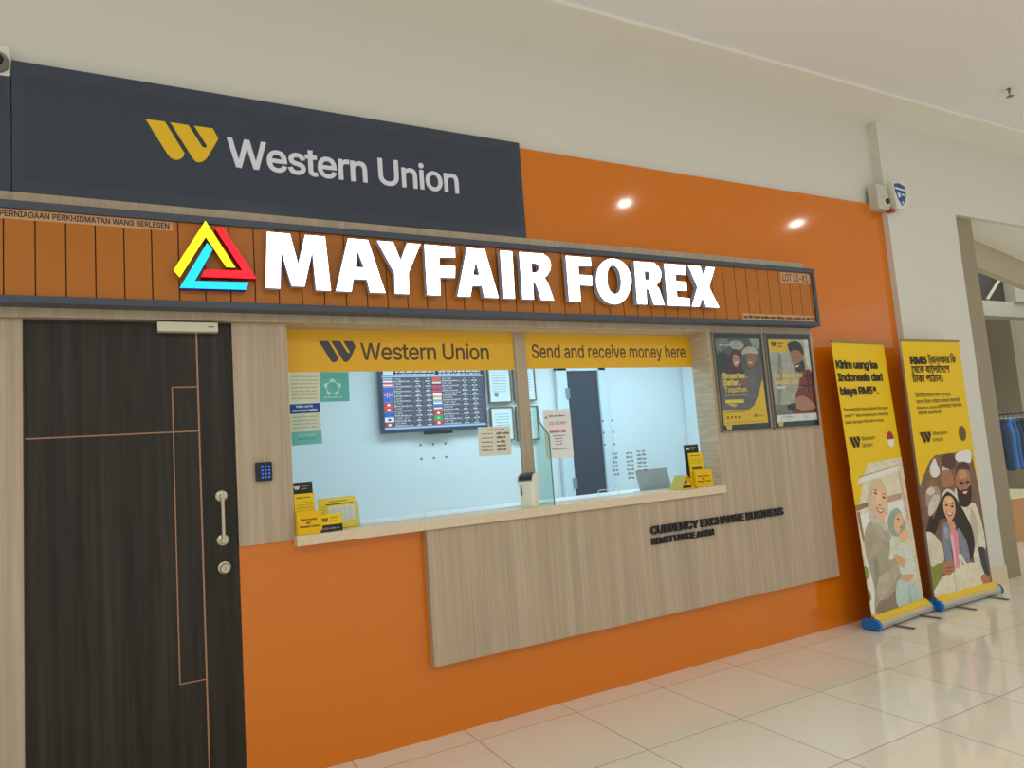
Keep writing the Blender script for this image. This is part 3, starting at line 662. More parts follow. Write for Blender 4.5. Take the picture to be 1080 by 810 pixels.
def window(n, x0, x1, holes, slot):
    w = thing('window_%d' % n, None, None, (x0, 0.13, 1.113), kind='structure')
    q = MB(); q.box(x0, x1, 0.130, 0.136, 1.118, 2.158)
    q.build('glass_pane', M_glass, w, w.location)
    q = MB(); q.box(x0, x1, 0.126, 0.140, 1.111, 1.118)
    q.build('bottom_channel', mat('pale_channel', (206, 212, 214), 0.3), w, w.location)
    for (hx, hz) in holes:
        q = MB(); q.lathe((hx, 0.1298, hz), (0, -1, 0), [(0.007, 0), (0.007, 0.0012)], 14)
        q.build('speaking_hole', mat('hole_rim', (96, 110, 116), 0.3), w, w.location)
    a0, a1 = slot
    q = MB()
    q.tube([(a0, 0.122, 1.118), (a0, 0.122, 1.148), (a0 + 0.008, 0.122, 1.156), (a1 - 0.008, 0.122, 1.156), (a1, 0.122, 1.148), (a1, 0.122, 1.118)], 0.0022, 8)
    q.build('money_slot', mat('slot_rim', (186, 200, 204), 0.2), w, w.location, smooth=True)
window(1, 0.66, 2.02, [(1.385 + i * 0.075, 1.437 + j * 0.077) for i in range(3) for j in range(2)], (1.381, 1.539))
window(2, 2.10, 3.44, [(2.634 + i * 0.076, 1.440 + j * 0.0765) for i in range(2) for j in range(3)], (2.548, 2.708))
b = MB(); b.box(2.022, 2.098, 0.112, 0.145, 1.113, 2.158)
struct('trim_6', b, M_wood, bevel=0.002)

# yellow header strips on the glass
hb = thing('window_banner', 'yellow strip with dark slanted emblem across the top of the left window', 'sign strip', (0.66, 0.126, 1.932))
b = MB(); b.box(0.661, 2.018, 0.1265, 0.1295, 1.932, 2.157); b.build('strip', M_yellow, hb, hb.location)
M_slate = mat('slate_ink', (62, 60, 66), 0.5)
b = MB(); put_logo(b, 0.849, 1.982, 0.198, 0.1260, 0); b.build('emblem', M_slate, hb, hb.location)
b = MB(); put_text(b, 'Western Union', 1.072, 1.996, 0.778, 0.0905, 0.1260, 0, bold=0.010, space=0.96); b.build('lettering', mat('brown_ink', (74, 58, 48), 0.5), hb, hb.location)
hb = thing('window_banner', 'yellow strip with dark lettering across the top of the right window', 'sign strip', (2.10, 0.126, 1.94))
b = MB(); b.box(2.099, 3.438, 0.1265, 0.1295, 1.938, 2.157); b.build('strip', M_yellow, hb, hb.location)
b = MB(); put_text(b, 'Send and receive money here', 2.146, 2.004, 1.238, 0.083, 0.1260, 0, bold=0.012); b.build('lettering', mat('brown_ink', (74, 58, 48)), hb, hb.location)

# green glass fin between the two counters
f = thing('glass_fin', 'upright green-edged glass fin beside the bin on the counter', 'glass divider', (2.11, 0.03, 1.113))
b = MB()
P = [(0.126, 1.1132), (-0.048, 1.1132), (-0.048, 1.46), (-0.046, 1.52), (0.050, 1.605), (0.060, 1.70), (0.126, 1.70)]
b.add([(2.112, y, z) for y, z in P] + [(2.122, y, z) for y, z in P], [tuple(range(7)), tuple(range(7, 14))])
b.build('fin_pane', glass_mat('green_glass', (0.80, 0.89, 0.85, 1)), f, f.location)
b = MB()
for i in range(1, 5):
    (y0, z0), (y1, z1) = P[i], P[i + 1]
    b.add([(2.112, y0, z0), (2.122, y0, z0), (2.122, y1, z1), (2.112, y1, z1)], [(0, 1, 2, 3)])
b.build('fin_edge', M_gedge, f, f.location)

# ------------------------------------------------------------------ signs
up = thing('sign_panel', 'glossy charcoal sign panel with yellow slanted emblem above the orange sign', 'sign', (0.8, 0, 2.6))
b = MB(); b.box(-0.463, 2.088, -0.020, 0.012, 2.705, 3.314); b.build('panel', M_char, up, up.location, bevel=0.002)
b = MB(); b.box(-0.42, 2.036, -0.0215, -0.020, 2.775, 3.255); b.build('film', mat('charcoal_film', (44, 52, 65), 0.10, spec=0.5), up, up.location)  # film colour carries the same blue haze
b = MB(); put_logo(b, 0.057, 2.940, 0.316, -0.028, 0, 0.0065); b.build('emblem', mat('emblem_yellow', (200, 162, 24), 0.4), up, up.location)
b = MB(); put_text(b, 'Western Union', 0.411, 2.944, 1.246, 0.142, -0.028, 0, bold=0.014, depth=0.0065, space=0.96)
b.build('lettering', mat('pale_lettering', (190, 190, 198), 0.4), up, up.location)
b = MB(); b.box(-1.6, -0.466, -0.018, 0.012, 2.705, 3.232)
tag(b.build('dark_panel', M_char, bevel=0.002), 'charcoal panel below the corner camera at the far left', 'wall panel')

sg = thing('shop_sign', 'long orange slatted sign box with white lit letters and a triangle emblem', 'sign', (1.5, -0.05, 2.195))
SX0, SX1, SZ0, SZ1 = -1.3, 4.487, 2.197, 2.634
b = MB()
b.box(SX0, SX1, -0.140, -0.052, SZ0, SZ0 + 0.032); b.box(SX0, SX1, -0.140, -0.052, SZ1 - 0.034, SZ1)
b.box(SX1 - 0.032, SX1, -0.140, -0.052, SZ0 + 0.032, SZ1 - 0.034); b.box(SX0, SX0 + 0.032, -0.140, -0.052, SZ0 + 0.032, SZ1 - 0.034)
b.build('frame', M_frame, sg, sg.location, bevel=0.002)
b = MB()
x = -1.0235 - 0.11 * 2
while x < SX1 - 0.03:
    a0, a1 = max(x + 0.0028, SX0 + 0.03), min(x + 0.1092 - 0.0028, SX1 - 0.03)
    if a1 > a0:
        b.box(a0, a1, -0.126, -0.10, SZ0 + 0.03, SZ1 - 0.03, 0)
    x += 0.1092
b.box(SX0 + 0.03, SX1 - 0.03, -0.120, -0.09, SZ0 + 0.03, SZ1 - 0.03, 1)
b.build('slat_board', [M_slat, mat('groove_dark', (70, 36, 14), 0.7)], sg, sg.location)
M_lit = mat('lit_white_acrylic', (240, 240, 240), 0.4, emit=(226, 240, 255), strength=4.5)
M_ret = mat('letter_return', (140, 142, 156), 0.5, emit=(214, 222, 255), strength=0.03)
for ch, o, hole in ART['letters']:
    snap = lambda z: 2568 if abs(z - 2568) < 9 and ch != 'O' else (2295 if abs(z - 2296) < 9 and ch != 'O' else z)
    o = [(x / 1000, snap(z) / 1000) for x, z in o]
    q = MB()
    if hole:
        hole = [(x / 1000, z / 1000) for x, z in hole]
        V = [Vector(p) for p in o + hole]
        n, m2 = len(o), len(hole)
        E = [(i, (i + 1) % n) for i in range(n)] + [(n + i, n + (i + 1) % m2) for i in range(m2)]
        r = delaunay_2d_cdt(V, E, [], 0, 1e-6)
        def odd(p):
            return sum(1 for a, b2 in E if (V[a].y > p.y) != (V[b2].y > p.y) and p.x < (V[b2].x - V[a].x) * (p.y - V[a].y) / (V[b2].y - V[a].y) + V[a].x) % 2 == 1
        tri = [tuple(t) for t in r[2] if odd((r[0][t[0]] + r[0][t[1]] + r[0][t[2]]) / 3)]
        q.add([(p.x, -0.182, p.y) for p in r[0]], tri, 0)
        q.add([(p.x, -0.142, p.y) for p in r[0]], tri, 1)
        for L in (o, hole):
            n = len(L)
            q.add([(x, -0.182, z) for x, z in L] + [(x, -0.142, z) for x, z in L], [(i, (i + 1) % n, n + (i + 1) % n, n + i) for i in range(n)], 1)
    else:
        q.prism(o, -0.182, -0.142, 0, 1)
    q.build('letter', [M_lit, M_ret], sg, sg.location, normals=False)
em = bpy.data.objects.new('emblem', None); COL.objects.link(em); em.parent = sg
for pts, c, side, glow in zip(ART['tri'], ((255, 240, 20), (255, 20, 40), (20, 200, 255)), ((150, 110, 10), (150, 8, 20), (12, 40, 150)), (1.15, 1.0, 1.05)):
    q = MB(); q.prism([(x / 1000, z / 1000) for x, z in pts], -0.172, -0.126, 0, 1)
    q.build('emblem_stroke', [mat('lit_%d_%d_%d' % c, c, 0.4, L=1.2, emit=c, strength=glow), mat('return_%d_%d_%d' % side, side, 0.5)], em, sg.location)
M_stk = mat('sticker_film', (168, 128, 92), 0.5)
def sticker(x0, x1, z0, z1, body):
    q = MB(); q.box(x0, x1, -0.1275, -0.126, z0, z1, 0)
    body(q)
    q.build('sticker', [M_stk, M_ink], sg, sg.location)
sticker(-0.60, 0.155, 2.555, 2.598, lambda q: put_text(q, 'PERNIAGAAN PERKHIDMATAN WANG BERLESEN', -0.492, 2.566, 0.632, 0.024, -0.128, 1, bold=0.02))
sticker(4.13, 4.44, 2.515, 2.592, lambda q: put_text(q, 'LOT L3-K1', 4.15, 2.529, 0.268, 0.052, -0.128, 1, bold=0.01))
sticker(3.71, 4.44, 2.232, 2.276, lambda q: put_bars(q, 3.72, 2.244, 0.71, 0.020, -0.128, 1, seed=3))

# raised black wording on the facade
w = thing('raised_lettering', 'two lines of raised black capitals on the pale wood facade below the counter', 'lettering', (2.792, -0.05, 0.80))
b = MB(); put_text(b, 'CURRENCY EXCHANGE BUSINESS', 2.792, 0.865, 1.176, 0.046, -0.064, 0, bold=0.03, depth=0.014)
b.build('upper_line', M_black, w, w.location)
b = MB(); put_text(b, 'REMITTANCE AGEN', 2.792, 0.803, 0.515, 0.036, -0.064, 0, bold=0.03, depth=0.014)
b.build('lower_line', M_black, w, w.location)

# ------------------------------------------------------------------ framed posters
M_post = mat('poster_dark_frame', (30, 33, 38), 0.3)
def poster(x0, x1, z0, z1, ix, iz, iw, ih, bgc, art, label, extra):
    t = thing('framed_poster', label, 'poster', (x0, -0.05, z0), 'framed posters on the facade')
    q = MB()
    q.box(x0, x0 + 0.006, -0.066, -0.050, z0, z1); q.box(x1 - 0.006, x1, -0.066, -0.050, z0, z1)
    q.box(x0, x1, -0.066, -0.050, z1 - 0.006, z1); q.box(x0, x1, -0.066, -0.050, z0, z0 + 0.006)
    q.build('frame', mat('frame_edge', (120, 112, 96), 0.4), t, t.location)
    q = MB(); q.box(x0 + 0.006, x1 - 0.006, -0.058, -0.050, z0 + 0.006, z1 - 0.006, 0)
    q.build('backing', [M_post], t, t.location)
    q = MB()
    for lx in (0.045, 0.20, 0.355):
        if lx < 0.1:
            put_logo(q, x0 + lx, z0 + 0.012, 0.058, -0.0584)
    q.build('emblem', mat('pale_gold_ink', (206, 176, 100), 0.5), t, t.location)
    pal = Palette(0.72, photo=0.10)
    q = MB()
    q.poly([(ix, -0.0584, iz), (ix + iw, -0.0584, iz), (ix + iw, -0.0584, iz + ih), (ix, -0.0584, iz + ih)], pal(bgc))
    y = put_art(q, art, pal, -0.05845, ix, iz, 0.00006)
    extra(q, pal, ix, iz, y - 0.00006)
    q.build('print', pal.mats, t, t.location)
    q = MB(); q.box(x0 + 0.006, x1 - 0.006, -0.0655, -0.0645, z0 + 0.006, z1 - 0.006)
    q.build('cover_glass', M_glass, t, t.location)

def extra_a(q, pal, ix, iz, y):
    ye = pal((226, 186, 70))
    put_text(q, 'Smarter.', ix + 0.030, iz + 0.320, 0.236, 0.036, y, ye, bold=0.035)
    put_text(q, 'Safer.', ix + 0.034, iz + 0.272, 0.156, 0.036, y, ye, bold=0.035)
    put_text(q, 'Together.', ix + 0.038, iz + 0.224, 0.222, 0.036, y, ye, bold=0.012)
    put_bars(q, ix + 0.034, iz + 0.548, 0.114, 0.009, y, pal((206, 204, 196)), 5)
    put_bars(q, ix + 0.036, iz + 0.198, 0.232, 0.007, y, pal((190, 160, 110)), 6)
    put_bars(q, ix + 0.018, iz + 0.083, 0.20, 0.006, y, pal((90, 70, 30)), 7)
    for i in range(4):
        q.poly([(x, y, z) for x, z in ellipse(ix + 0.045 + i * 0.034, iz + 0.050, 0.009, 0.009, 12)], pal((92, 70, 26)))
    put_logo(q, ix + 0.292, iz + 0.042, 0.032, y, pal((60, 48, 30)))
    put_bars(q, ix + 0.330, iz + 0.046, 0.055, 0.009, y, pal((90, 70, 30)), 8)
    put_bars(q, ix + 0.02, iz + 0.012, 0.36, 0.005, y, pal((150, 116, 40)), 9)
poster(3.466, 3.942, 1.464, 2.152, 3.494, 1.511, 0.424, 0.598, (78, 82, 74), 'posterA',
       'framed poster of smiling couple in headscarf and cap, yellow swoosh below', extra_a)
def extra_b(q, pal, ix, iz, y):
    put_logo(q, ix + 0.024, iz + 0.548, 0.052, y, pal((40, 34, 30)))
    put_text(q, 'Western', ix + 0.092, iz + 0.565, 0.064, 0.012, y, pal((60, 50, 36)), bold=0.02)
    put_text(q, 'Union', ix + 0.092, iz + 0.544, 0.046, 0.012, y, pal((60, 50, 36)), bold=0.02)
    ye = pal((214, 178, 92))
    for z, x1, sd in ((0.318, 0.300, 1), (0.272, 0.250, 2)):
        put_bars(q, ix + 0.024, iz + z, x1, 0.038, y, ye, sd + 20)
    q.poly([(ix + 0.036, y, iz + 0.240), (ix + 0.125, y, iz + 0.240), (ix + 0.125, y, iz + 0.258), (ix + 0.036, y, iz + 0.258)], pal((214, 196, 170)))
    put_bars(q, ix + 0.13, iz + 0.245, 0.17, 0.008, y, pal((200, 160, 90)), 24)
    put_bars(q, ix + 0.06, iz + 0.030, 0.11, 0.007, y, pal((120, 114, 104)), 25)
poster(3.969, 4.445, 1.464, 2.154, 4.007, 1.508, 0.422, 0.599, (158, 153, 138), 'posterB',
       'framed poster of bearded man in red plaid shirt looking at phone', extra_b)

# ------------------------------------------------------------------ roll-up banners
def banner(o, u, v, wd, ht, bg_art, label, texts, ends):
    o, u, v = Vector(o), Vector(u).normalized(), Vector(v)
    v = (v - u * v.dot(u)).normalized()
    n = u.cross(v)                           # towards the viewer
    Mx = Matrix((( u.x, -n.x, v.x, o.x), (u.y, -n.y, v.y, o.y), (u.z, -n.z, v.z, o.z), (0, 0, 0, 1)))
    ang = math.atan2(u.y, u.x)
    base = Vector((o.x, o.y, 0))
    Mb = Matrix.Translation(base) @ Matrix.Rotation(ang, 4, 'Z')
    t = thing('rollup_banner', label, 'banner', base, 'pull-up banners by the shopfront')
    pal = Palette(0.66, 0.5, photo=0.07)
    q = MB()
    q.box(0, wd, 0.0, 0.0008, -0.01, ht, pal((205, 170, 8)))
    y = put_art(q, bg_art, pal, -0.0008)
    texts(q, pal, y - 0.00006)
    q.xf(Mx).build('printed_sheet', pal.mats, t, base)
    q = MB(); q.box(-0.004, wd + 0.004, -0.004, 0.006, ht - 0.006, ht + 0.012)
    q.xf(Mx).build('top_rail', mat('top_rail_clip', (120, 106, 40), 0.4), t, base)
    q = MB(); q.box(wd / 2 - 0.008, wd / 2 + 0.008, 0.012, 0.026, -0.02, ht)
    q.xf(Mx).build('support_pole', M_grey, t, base)
    # cassette: rounded section swept along the width
    prof = [(-0.055, 0.014), (-0.062, 0.030), (-0.060, 0.052), (-0.046, 0.070), (-0.020, 0.080), (0.030, 0.080), (0.052, 0.070), (0.062, 0.048), (0.060, 0.026), (0.050, 0.012)]
    def sweep(x0, x1, mi, k=1.0):
        g = MB()
        N = len(prof)
        g.add([(x0, yy * k, 0.045 + (zz - 0.045) * k) for yy, zz in prof] + [(x1, yy * k, 0.045 + (zz - 0.045) * k) for yy, zz in prof],
              [tuple(range(N))[::-1], tuple(range(N, 2 * N))] + [(i, (i + 1) % N, N + (i + 1) % N, N + i) for i in range(N)], mi)
        return g
    sweep(0.004, wd + 0.01, 0).xf(Mb).build('cassette', M_grey, t, base, smooth=True)
    q = MB(); q.hexa([(-0.002, -0.060, 0.056), (wd + 0.006, -0.060, 0.056), (wd + 0.006, -0.05, 0.056), (-0.002, -0.05, 0.056)],
                     [(-0.002, -0.014, 0.098), (wd + 0.006, -0.014, 0.098), (wd + 0.006, -0.004, 0.098), (-0.002, -0.004, 0.098)])
    q.xf(Mb).build('leader_strip', M_byel, t, base)
    for a0, a1 in ((-0.028, 0.004), (wd + 0.01, wd + 0.026)):
        sweep(a0, a1, 0, 1.12).xf(Mb).build('end_cap', M_blue if a0 < 0 or ends else M_grey, t, base, smooth=True)
    for fx in (0.19, wd - 0.15):
        q = MB(); q.box(fx - 0.013, fx + 0.013, -0.19, 0.03, 0.002, 0.010)
        q.xf(Mb).build('foot', mat('dark_foot', (96, 88, 76), 0.4), t, base, bevel=0.002)

INK = (38, 32, 22)
def texts1(q, pal, y):
    k = pal(INK)
    put_text(q, 'Kirim uang ke', 0.018, 1.803, 0.556, 0.054, y, k, bold=0.040, space=0.94)
    put_text(q, 'Indonesia dari', 0.018, 1.706, 0.600, 0.054, y, k, bold=0.040, space=0.94)
    put_text(q, 'biaya RM5*.', 0.022, 1.602, 0.508, 0.055, y, k, bold=0.040, space=0.94)
    k2 = pal((70, 58, 22))
    put_text(q, 'Pengambilan tunai dalam hitungan', 0.034, 1.482, 0.590, 0.022, y, k2, bold=0.006)
    put_text(q, 'menit** atau langsung ke rekening', 0.030, 1.434, 0.584, 0.022, y, k2, bold=0.006)
    put_text(q, 'bank dengan Western Union.', 0.028, 1.387, 0.516, 0.022, y, k2, bold=0.006)
    put_logo(q, 0.045, 1.206, 0.140, y, k)
    put_text(q, 'Western', 0.202, 1.255, 0.182, 0.030, y, k2)
    put_text(q, 'Union', 0.199, 1.206, 0.136, 0.030, y, k2)
    e = ellipse(0.592, 1.245, 0.050, 0.062, 28)
    q.poly([(a, y, c) for a, c in e], pal((216, 206, 186)))
    q.poly([(a, y - 0.00006, c) for a, c in e if c >= 1.2449], pal((150, 44, 34)))
banner((4.545, -0.225, 0.075), (0.70250, 0.0598, 0), (-0.0024, 0.02835, 1), 0.7075, 2.0008, 'banner1',
       'yellow pull-up banner of woman in hijab holding a baby, nearer the counter', texts1, True)
def texts2(q, pal, y):
    k = pal(INK)
    put_text(q, 'RM5', 0.086, 1.826, 0.218, 0.056, y, k, bold=0.045, space=0.94)
    put_text(q, 'ট্রান্সফার ফি'.replace('ফি', '\u09bfফ'), 0.326, 1.828, 0.385, 0.056, y, k, bold=0.014, font='bengali')
    put_text(q, '\u09c7থ\u09c7ক বাংলা\u09c7দ\u09c7শ', 0.088, 1.752, 0.514, 0.052, y, k, bold=0.014, font='bengali')
    put_text(q, 'টাকা পাঠান।', 0.084, 1.676, 0.405, 0.052, y, k, bold=0.014, font='bengali')
    k2 = pal((78, 66, 24))
    put_text(q, '\u09bfম\u09bfন\u09c7টর ম\u09c7ধয নগদ সংগ\u09c7হর', 0.092, 1.556, 0.478, 0.026, y, k2, bold=0.004, font='bengali')
    put_text(q, 'জনয টাকা পাঠান অথবা সরাসির', 0.094, 1.505, 0.590, 0.026, y, k2, bold=0.004, font='bengali')
    put_text(q, 'Western Union', 0.090, 1.462, 0.262, 0.022, y, k2, bold=0.006)
    put_text(q, 'এর মাধয\u09c7ম আপনার', 0.366, 1.462, 0.340, 0.026, y, k2, bold=0.004, font='bengali')
    put_text(q, 'বযাংক আকাউনট।', 0.098, 1.416, 0.312, 0.026, y, k2, bold=0.004, font='bengali')
    put_logo(q, 0.083, 1.194, 0.145, y, k)
    put_text(q, 'Western', 0.252, 1.246, 0.196, 0.031, y, k2)
    put_text(q, 'Union', 0.248, 1.197, 0.136, 0.031, y, k2)
    q.poly([(a, y, c) for a, c in ellipse(0.660, 1.242, 0.050, 0.062, 28)], pal((92, 78, 34)))
banner((5.33, -0.2, 0.075), (1, 0, 0), (0, 0, 1), 0.79, 2.01, 'banner2',
       'yellow pull-up banner of long-haired girl and bearded man, beside the white pier', texts2, True)

# ------------------------------------------------------------------ inside the booth
tv = thing('rates_screen', 'wall screen listing exchange rates beside country flags', 'screen', (2.22, 2.0, 1.68))
TX0, TX1, TZ0, TZ1 = 1.738, 2.702, 1.665, 2.235
b = MB(); b.box(TX0, TX1, 1.945, 1.985, TZ0, TZ1); b.box(TX0 + 0.2, TX1 - 0.2, 1.985, 2.0, TZ0 + 0.1, TZ1 - 0.1)
b.build('screen_body', mat('screen_navy_bezel', (44, 58, 78), 0.3), tv, tv.location, bevel=0.004)
pal_cols = {}
pm = []
def pc(rgb, s=0.85):
    if rgb not in pal_cols:
        pal_cols[rgb] = len(pm)
        pm.append(mat('screen_%d_%d_%d' % rgb, rgb, 0.4, L=3.0, emit=rgb, strength=s))
    return pal_cols[rgb]
b = MB()
def rect(x0, x1, z0, z1, y, c):
    b.poly([(x0, y, z0), (x1, y, z0), (x1, y, z1), (x0, y, z1)], pc(c))
sx0, sx1, sz0, sz1 = TX0 + 0.028, TX1 - 0.02, TZ0 + 0.03, TZ1 - 0.015
rect(sx0, sx1, sz0, sz1, 1.9445, (76, 82, 96))
rect(sx0, sx1, sz0, sz0 + 0.016, 1.944, (150, 190, 224))
rect(sx0, sx1, sz1 - 0.095, sz1 - 0.080, 1.944, (150, 190, 224))
rect(sx0, sx1, sz1 - 0.080, sz1, 1.944, (40, 44, 56))
rect(sx0 + 0.01, sx0 + 0.10, sz1 - 0.075, sz1 - 0.01, 1.9435, (206, 214, 224))
for x, wd2, sd in ((sx0 + 0.12, 0.35, 1), (sx0 + 0.5, 0.2, 2), (sx1 - 0.24, 0.22, 3)):
    put_bars(b, x, sz1 - 0.055, wd2, 0.016, 1.9435, pc((220, 226, 234)), sd)
    put_bars(b, x, sz1 - 0.076, wd2, 0.012, 1.9435, pc((220, 226, 234)), sd + 9)
flagsL = ['us', 'my', 'au', 'gb', 'eu', 'ch', 'ca', 'nz', 'kr', 'qa']
flagsR = ['cn', 'th', 'tw', 'id', 'in', 'ar', 'ph', 'hk', 'sa', 'tr']
codes = ['1 USD', '1 SGD', '1 AUD', '1 GBP', '1 EUR', '1 CHF', '1 CAD', '1 NZD', '1,000 JPY', '100 KRW']
codesR = ['100 CNY', '100 THB', '100 TWD', '1,000,000 IDR', '100 INR', '1,000 VND', '100 PHP', '1 HKD', '100 SAR', '100 TRY']
rows = 10
rh = (sz1 - 0.098 - sz0 - 0.018) / rows
mid = (sx0 + sx1) / 2
W_, Bl, Rd, Gn = (226, 230, 236), (40, 100, 200), (200, 62, 58), (52, 168, 84)
FL = dict(us=((170, 180, 205), (120, 140, 190), W_), my=(Rd, W_, (200, 120, 120)), au=(Bl, (60, 90, 190), Bl), gb=((70, 90, 180), W_, Rd), eu=((30, 110, 220), Bl, (30, 110, 220)), ch=(Rd, W_, Rd), ca=(Rd, W_, Rd),
          nz=(Bl, Bl, (50, 80, 180)), kr=(W_, (60, 60, 110), W_), qa=((150, 60, 80), W_, (150, 60, 80)), cn=((216, 92, 60), (216, 92, 60), (216, 110, 60)), th=(W_, (40, 50, 140), Rd), tw=(Rd, (40, 70, 180), (200, 90, 90)),
          id=(Rd, W_, W_), ar=((150, 200, 230), W_, (90, 120, 150)), ph=(Bl, W_, Rd), hk=(Rd, W_, Rd), sa=(Gn, (130, 210, 150), Gn), tr=(Rd, W_, Rd))
FL['in'] = ((230, 170, 110), W_, (120, 190, 130))
for half, (x0, fl, cd) in enumerate(((sx0 + 0.006, flagsL, codes), (mid - 0.02, flagsR, codesR))):
    for i in range(rows):
        zt = sz1 - 0.098 - i * rh
        zb = zt - rh
        rect(x0, x0 + 0.45, zb, zb + 0.0025, 1.944, (150, 160, 176))
        a, c1, c2 = FL[fl[i]]
        rect(x0, x0 + 0.078, zb + 0.003, zt - 0.002, 1.944, a)
        k = fl[i]
        if k in ('ca', 'qa', 'tr', 'hk', 'ch', 'kr', 'sa', 'au', 'nz', 'eu', 'cn', 'tw'):
            b.poly([(xx, 1.9435, zz) for xx, zz in ellipse(x0 + 0.039, (zb + zt) / 2, 0.015, rh * 0.25, 10)], pc(c1))
        elif k == 'gb':
            rect(x0 + 0.030, x0 + 0.048, zb + 0.003, zt - 0.002, 1.9435, c1); rect(x0, x0 + 0.078, zb + rh * 0.38, zb + rh * 0.62, 1.9435, c1)
            rect(x0 + 0.034, x0 + 0.044, zb + 0.003, zt - 0.002, 1.943, c2); rect(x0, x0 + 0.078, zb + rh * 0.44, zb + rh * 0.56, 1.943, c2)
        else:
            rect(x0, x0 + 0.078, zb + rh * 0.36, zb + rh * 0.66, 1.9435, c1)
            rect(x0, x0 + 0.078, zb + 0.003, zb + rh * 0.36, 1.9435, c2)
        put_text(b, cd[i], x0 + 0.088, zb + rh * 0.55, 0.013 * len(cd[i]), 0.013, 1.9435, pc((220, 226, 234)))
        put_bars(b, x0 + 0.088, zb + rh * 0.14, 0.14 + 0.03 * ((i * 7 + half * 3) % 4) / 4, 0.010, 1.9435, pc((206, 212, 224)), i + 40 * half)
        for cx in (0.268, 0.362):
            rect(x0 + cx - 0.012, x0 + cx - 0.010, zb, zt, 1.944, (120, 130, 150))
            put_bars(b, x0 + cx + 0.008, zb + rh * 0.12, 0.050, 0.012, 1.9435, pc((220, 226, 234)), i * 3 + half)
            put_bars(b, x0 + cx + 0.022, zb + rh * 0.62, 0.022, 0.008, 1.9435, pc((206, 212, 224)), i * 5 + half)
b.build('display', pm, tv, tv.location)
b = MB(); b.box(2.12, 2.36, 1.94, 1.99, 1.640, 1.666); b.build('sensor_bar', M_black, tv, tv.location)

def certificate(x0, x1, z0, z1, label, seal):
    t = thing('framed_certificate', label, 'certificate', (x0, 2.0, z0), 'framed certificates on the booth wall')
    q = MB()
    e = 0.012
    q.box(x0, x0 + e, 1.978, 2.0, z0, z1); q.box(x1 - e, x1, 1.978, 2.0, z0, z1); q.box(x0 + e, x1 - e, 1.978, 2.0, z1 - e, z1); q.box(x0 + e, x1 - e, 1.978, 2.0, z0, z0 + e)
    q.build('frame', mat('bronze_frame', (104, 92, 66), 0.4, L=0.7), t, t.location)
    q = MB(); q.box(x0 + e, x1 - e, 1.985, 1.992, z0 + e, z1 - e, 0)
    for i in range(7):
        put_bars(q, x0 + 0.045, z1 - 0.07 - i * 0.024, x1 - x0 - 0.09, 0.007, 1.9845, 1, seed=i + int(x0 * 100))
    if seal:
        q.poly([(a, 1.984, c) for a, c in ellipse(x0 + 0.075, z0 + 0.075, 0.022, 0.022, 16)], 1)
    q.build('sheet', [mat('certificate_paper', (206, 216, 216), 0.6, L=0.75), mat('certificate_ink', (120, 134, 140), 0.6, L=0.75)], t, t.location)
certificate(2.751, 2.981, 1.885, 2.200, 'framed certificate with round seal, upper one next to the rates screen', True)
certificate(2.751, 2.981, 1.545, 1.850, 'framed certificate half covered by the handwritten note, lower left', False)
certificate(3.008, 3.236, 1.895, 2.205, 'framed certificate partly behind the window post, upper right of four', False)
certificate(3.008, 3.236, 1.535, 1.850, 'framed certificate partly behind the window post, lower right of four', False)

dr = thing('door_2', None, None, (3.75, 2.0, 0), kind='structure')
M_frb = mat('door_frame_white', (196, 208, 212), 0.5, L=0.75)
b = MB(); b.box(3.455, 3.572, 1.96, 2.0, 0.0, 2.20); b.box(3.933, 4.02, 1.96, 2.0, 0.0, 2.20); b.box(3.455, 4.02, 1.96, 2.0, 2.165, 2.20)
b.build('door_frame', M_frb, dr, dr.location, bevel=0.004)
b = MB(); b.box(3.572, 3.933, 1.985, 1.999, 0.0, 2.165); b.build('door_leaf', mat('booth_door_dark', (50, 55, 64), 0.35), dr, dr.location)
for z in (1.90, 1.06):
    b = MB(); b.box(3.545, 3.578, 1.945, 1.962, z, z + 0.10); b.tube([(3.574, 1.942, z), (3.574, 1.942, z + 0.10)], 0.006)
    b.build('hinge', mat('hinge_grey', (110, 124, 134), 0.4), dr, dr.location)

# sheets taped to the glass
def sheet(name, label, x0, x1, z0, z1, body, cols, rot=0.0, y=0.137, cat='notice', group=None):
    q = MB()
    pal = Palette(0.62)
    for c in cols:
        pal(c)
    if cols:
        q.box(x0, x1, y - 0.0075, y - 0.0070, z0, z1, 0)
    body(q, pal, y - 0.0080)
    cx, cz = (x0 + x1) / 2, (z0 + z1) / 2
    R = Matrix.Translation((cx, y, cz)) @ Matrix.Rotation(rot, 4, 'Y') @ Matrix.Translation((-cx, -y, -cz))
    q.xf(R)
    return tag(q.build(name, pal.mats, at=(cx, y - 0.007, z0)), label, cat, group)
YG = 0.1365
def b1(q, pal, y):
    for i in range(7):
        put_bars(q, 0.70, 1.905 - i * 0.019, 0.135, 0.008, y, pal((140, 150, 130)), i)
sheet('notice', 'pale printed notice at the upper left of the window, beside a teal one', 0.688, 0.842, 1.772, 1.931, b1, [(186, 190, 166)], 0.01, YG)
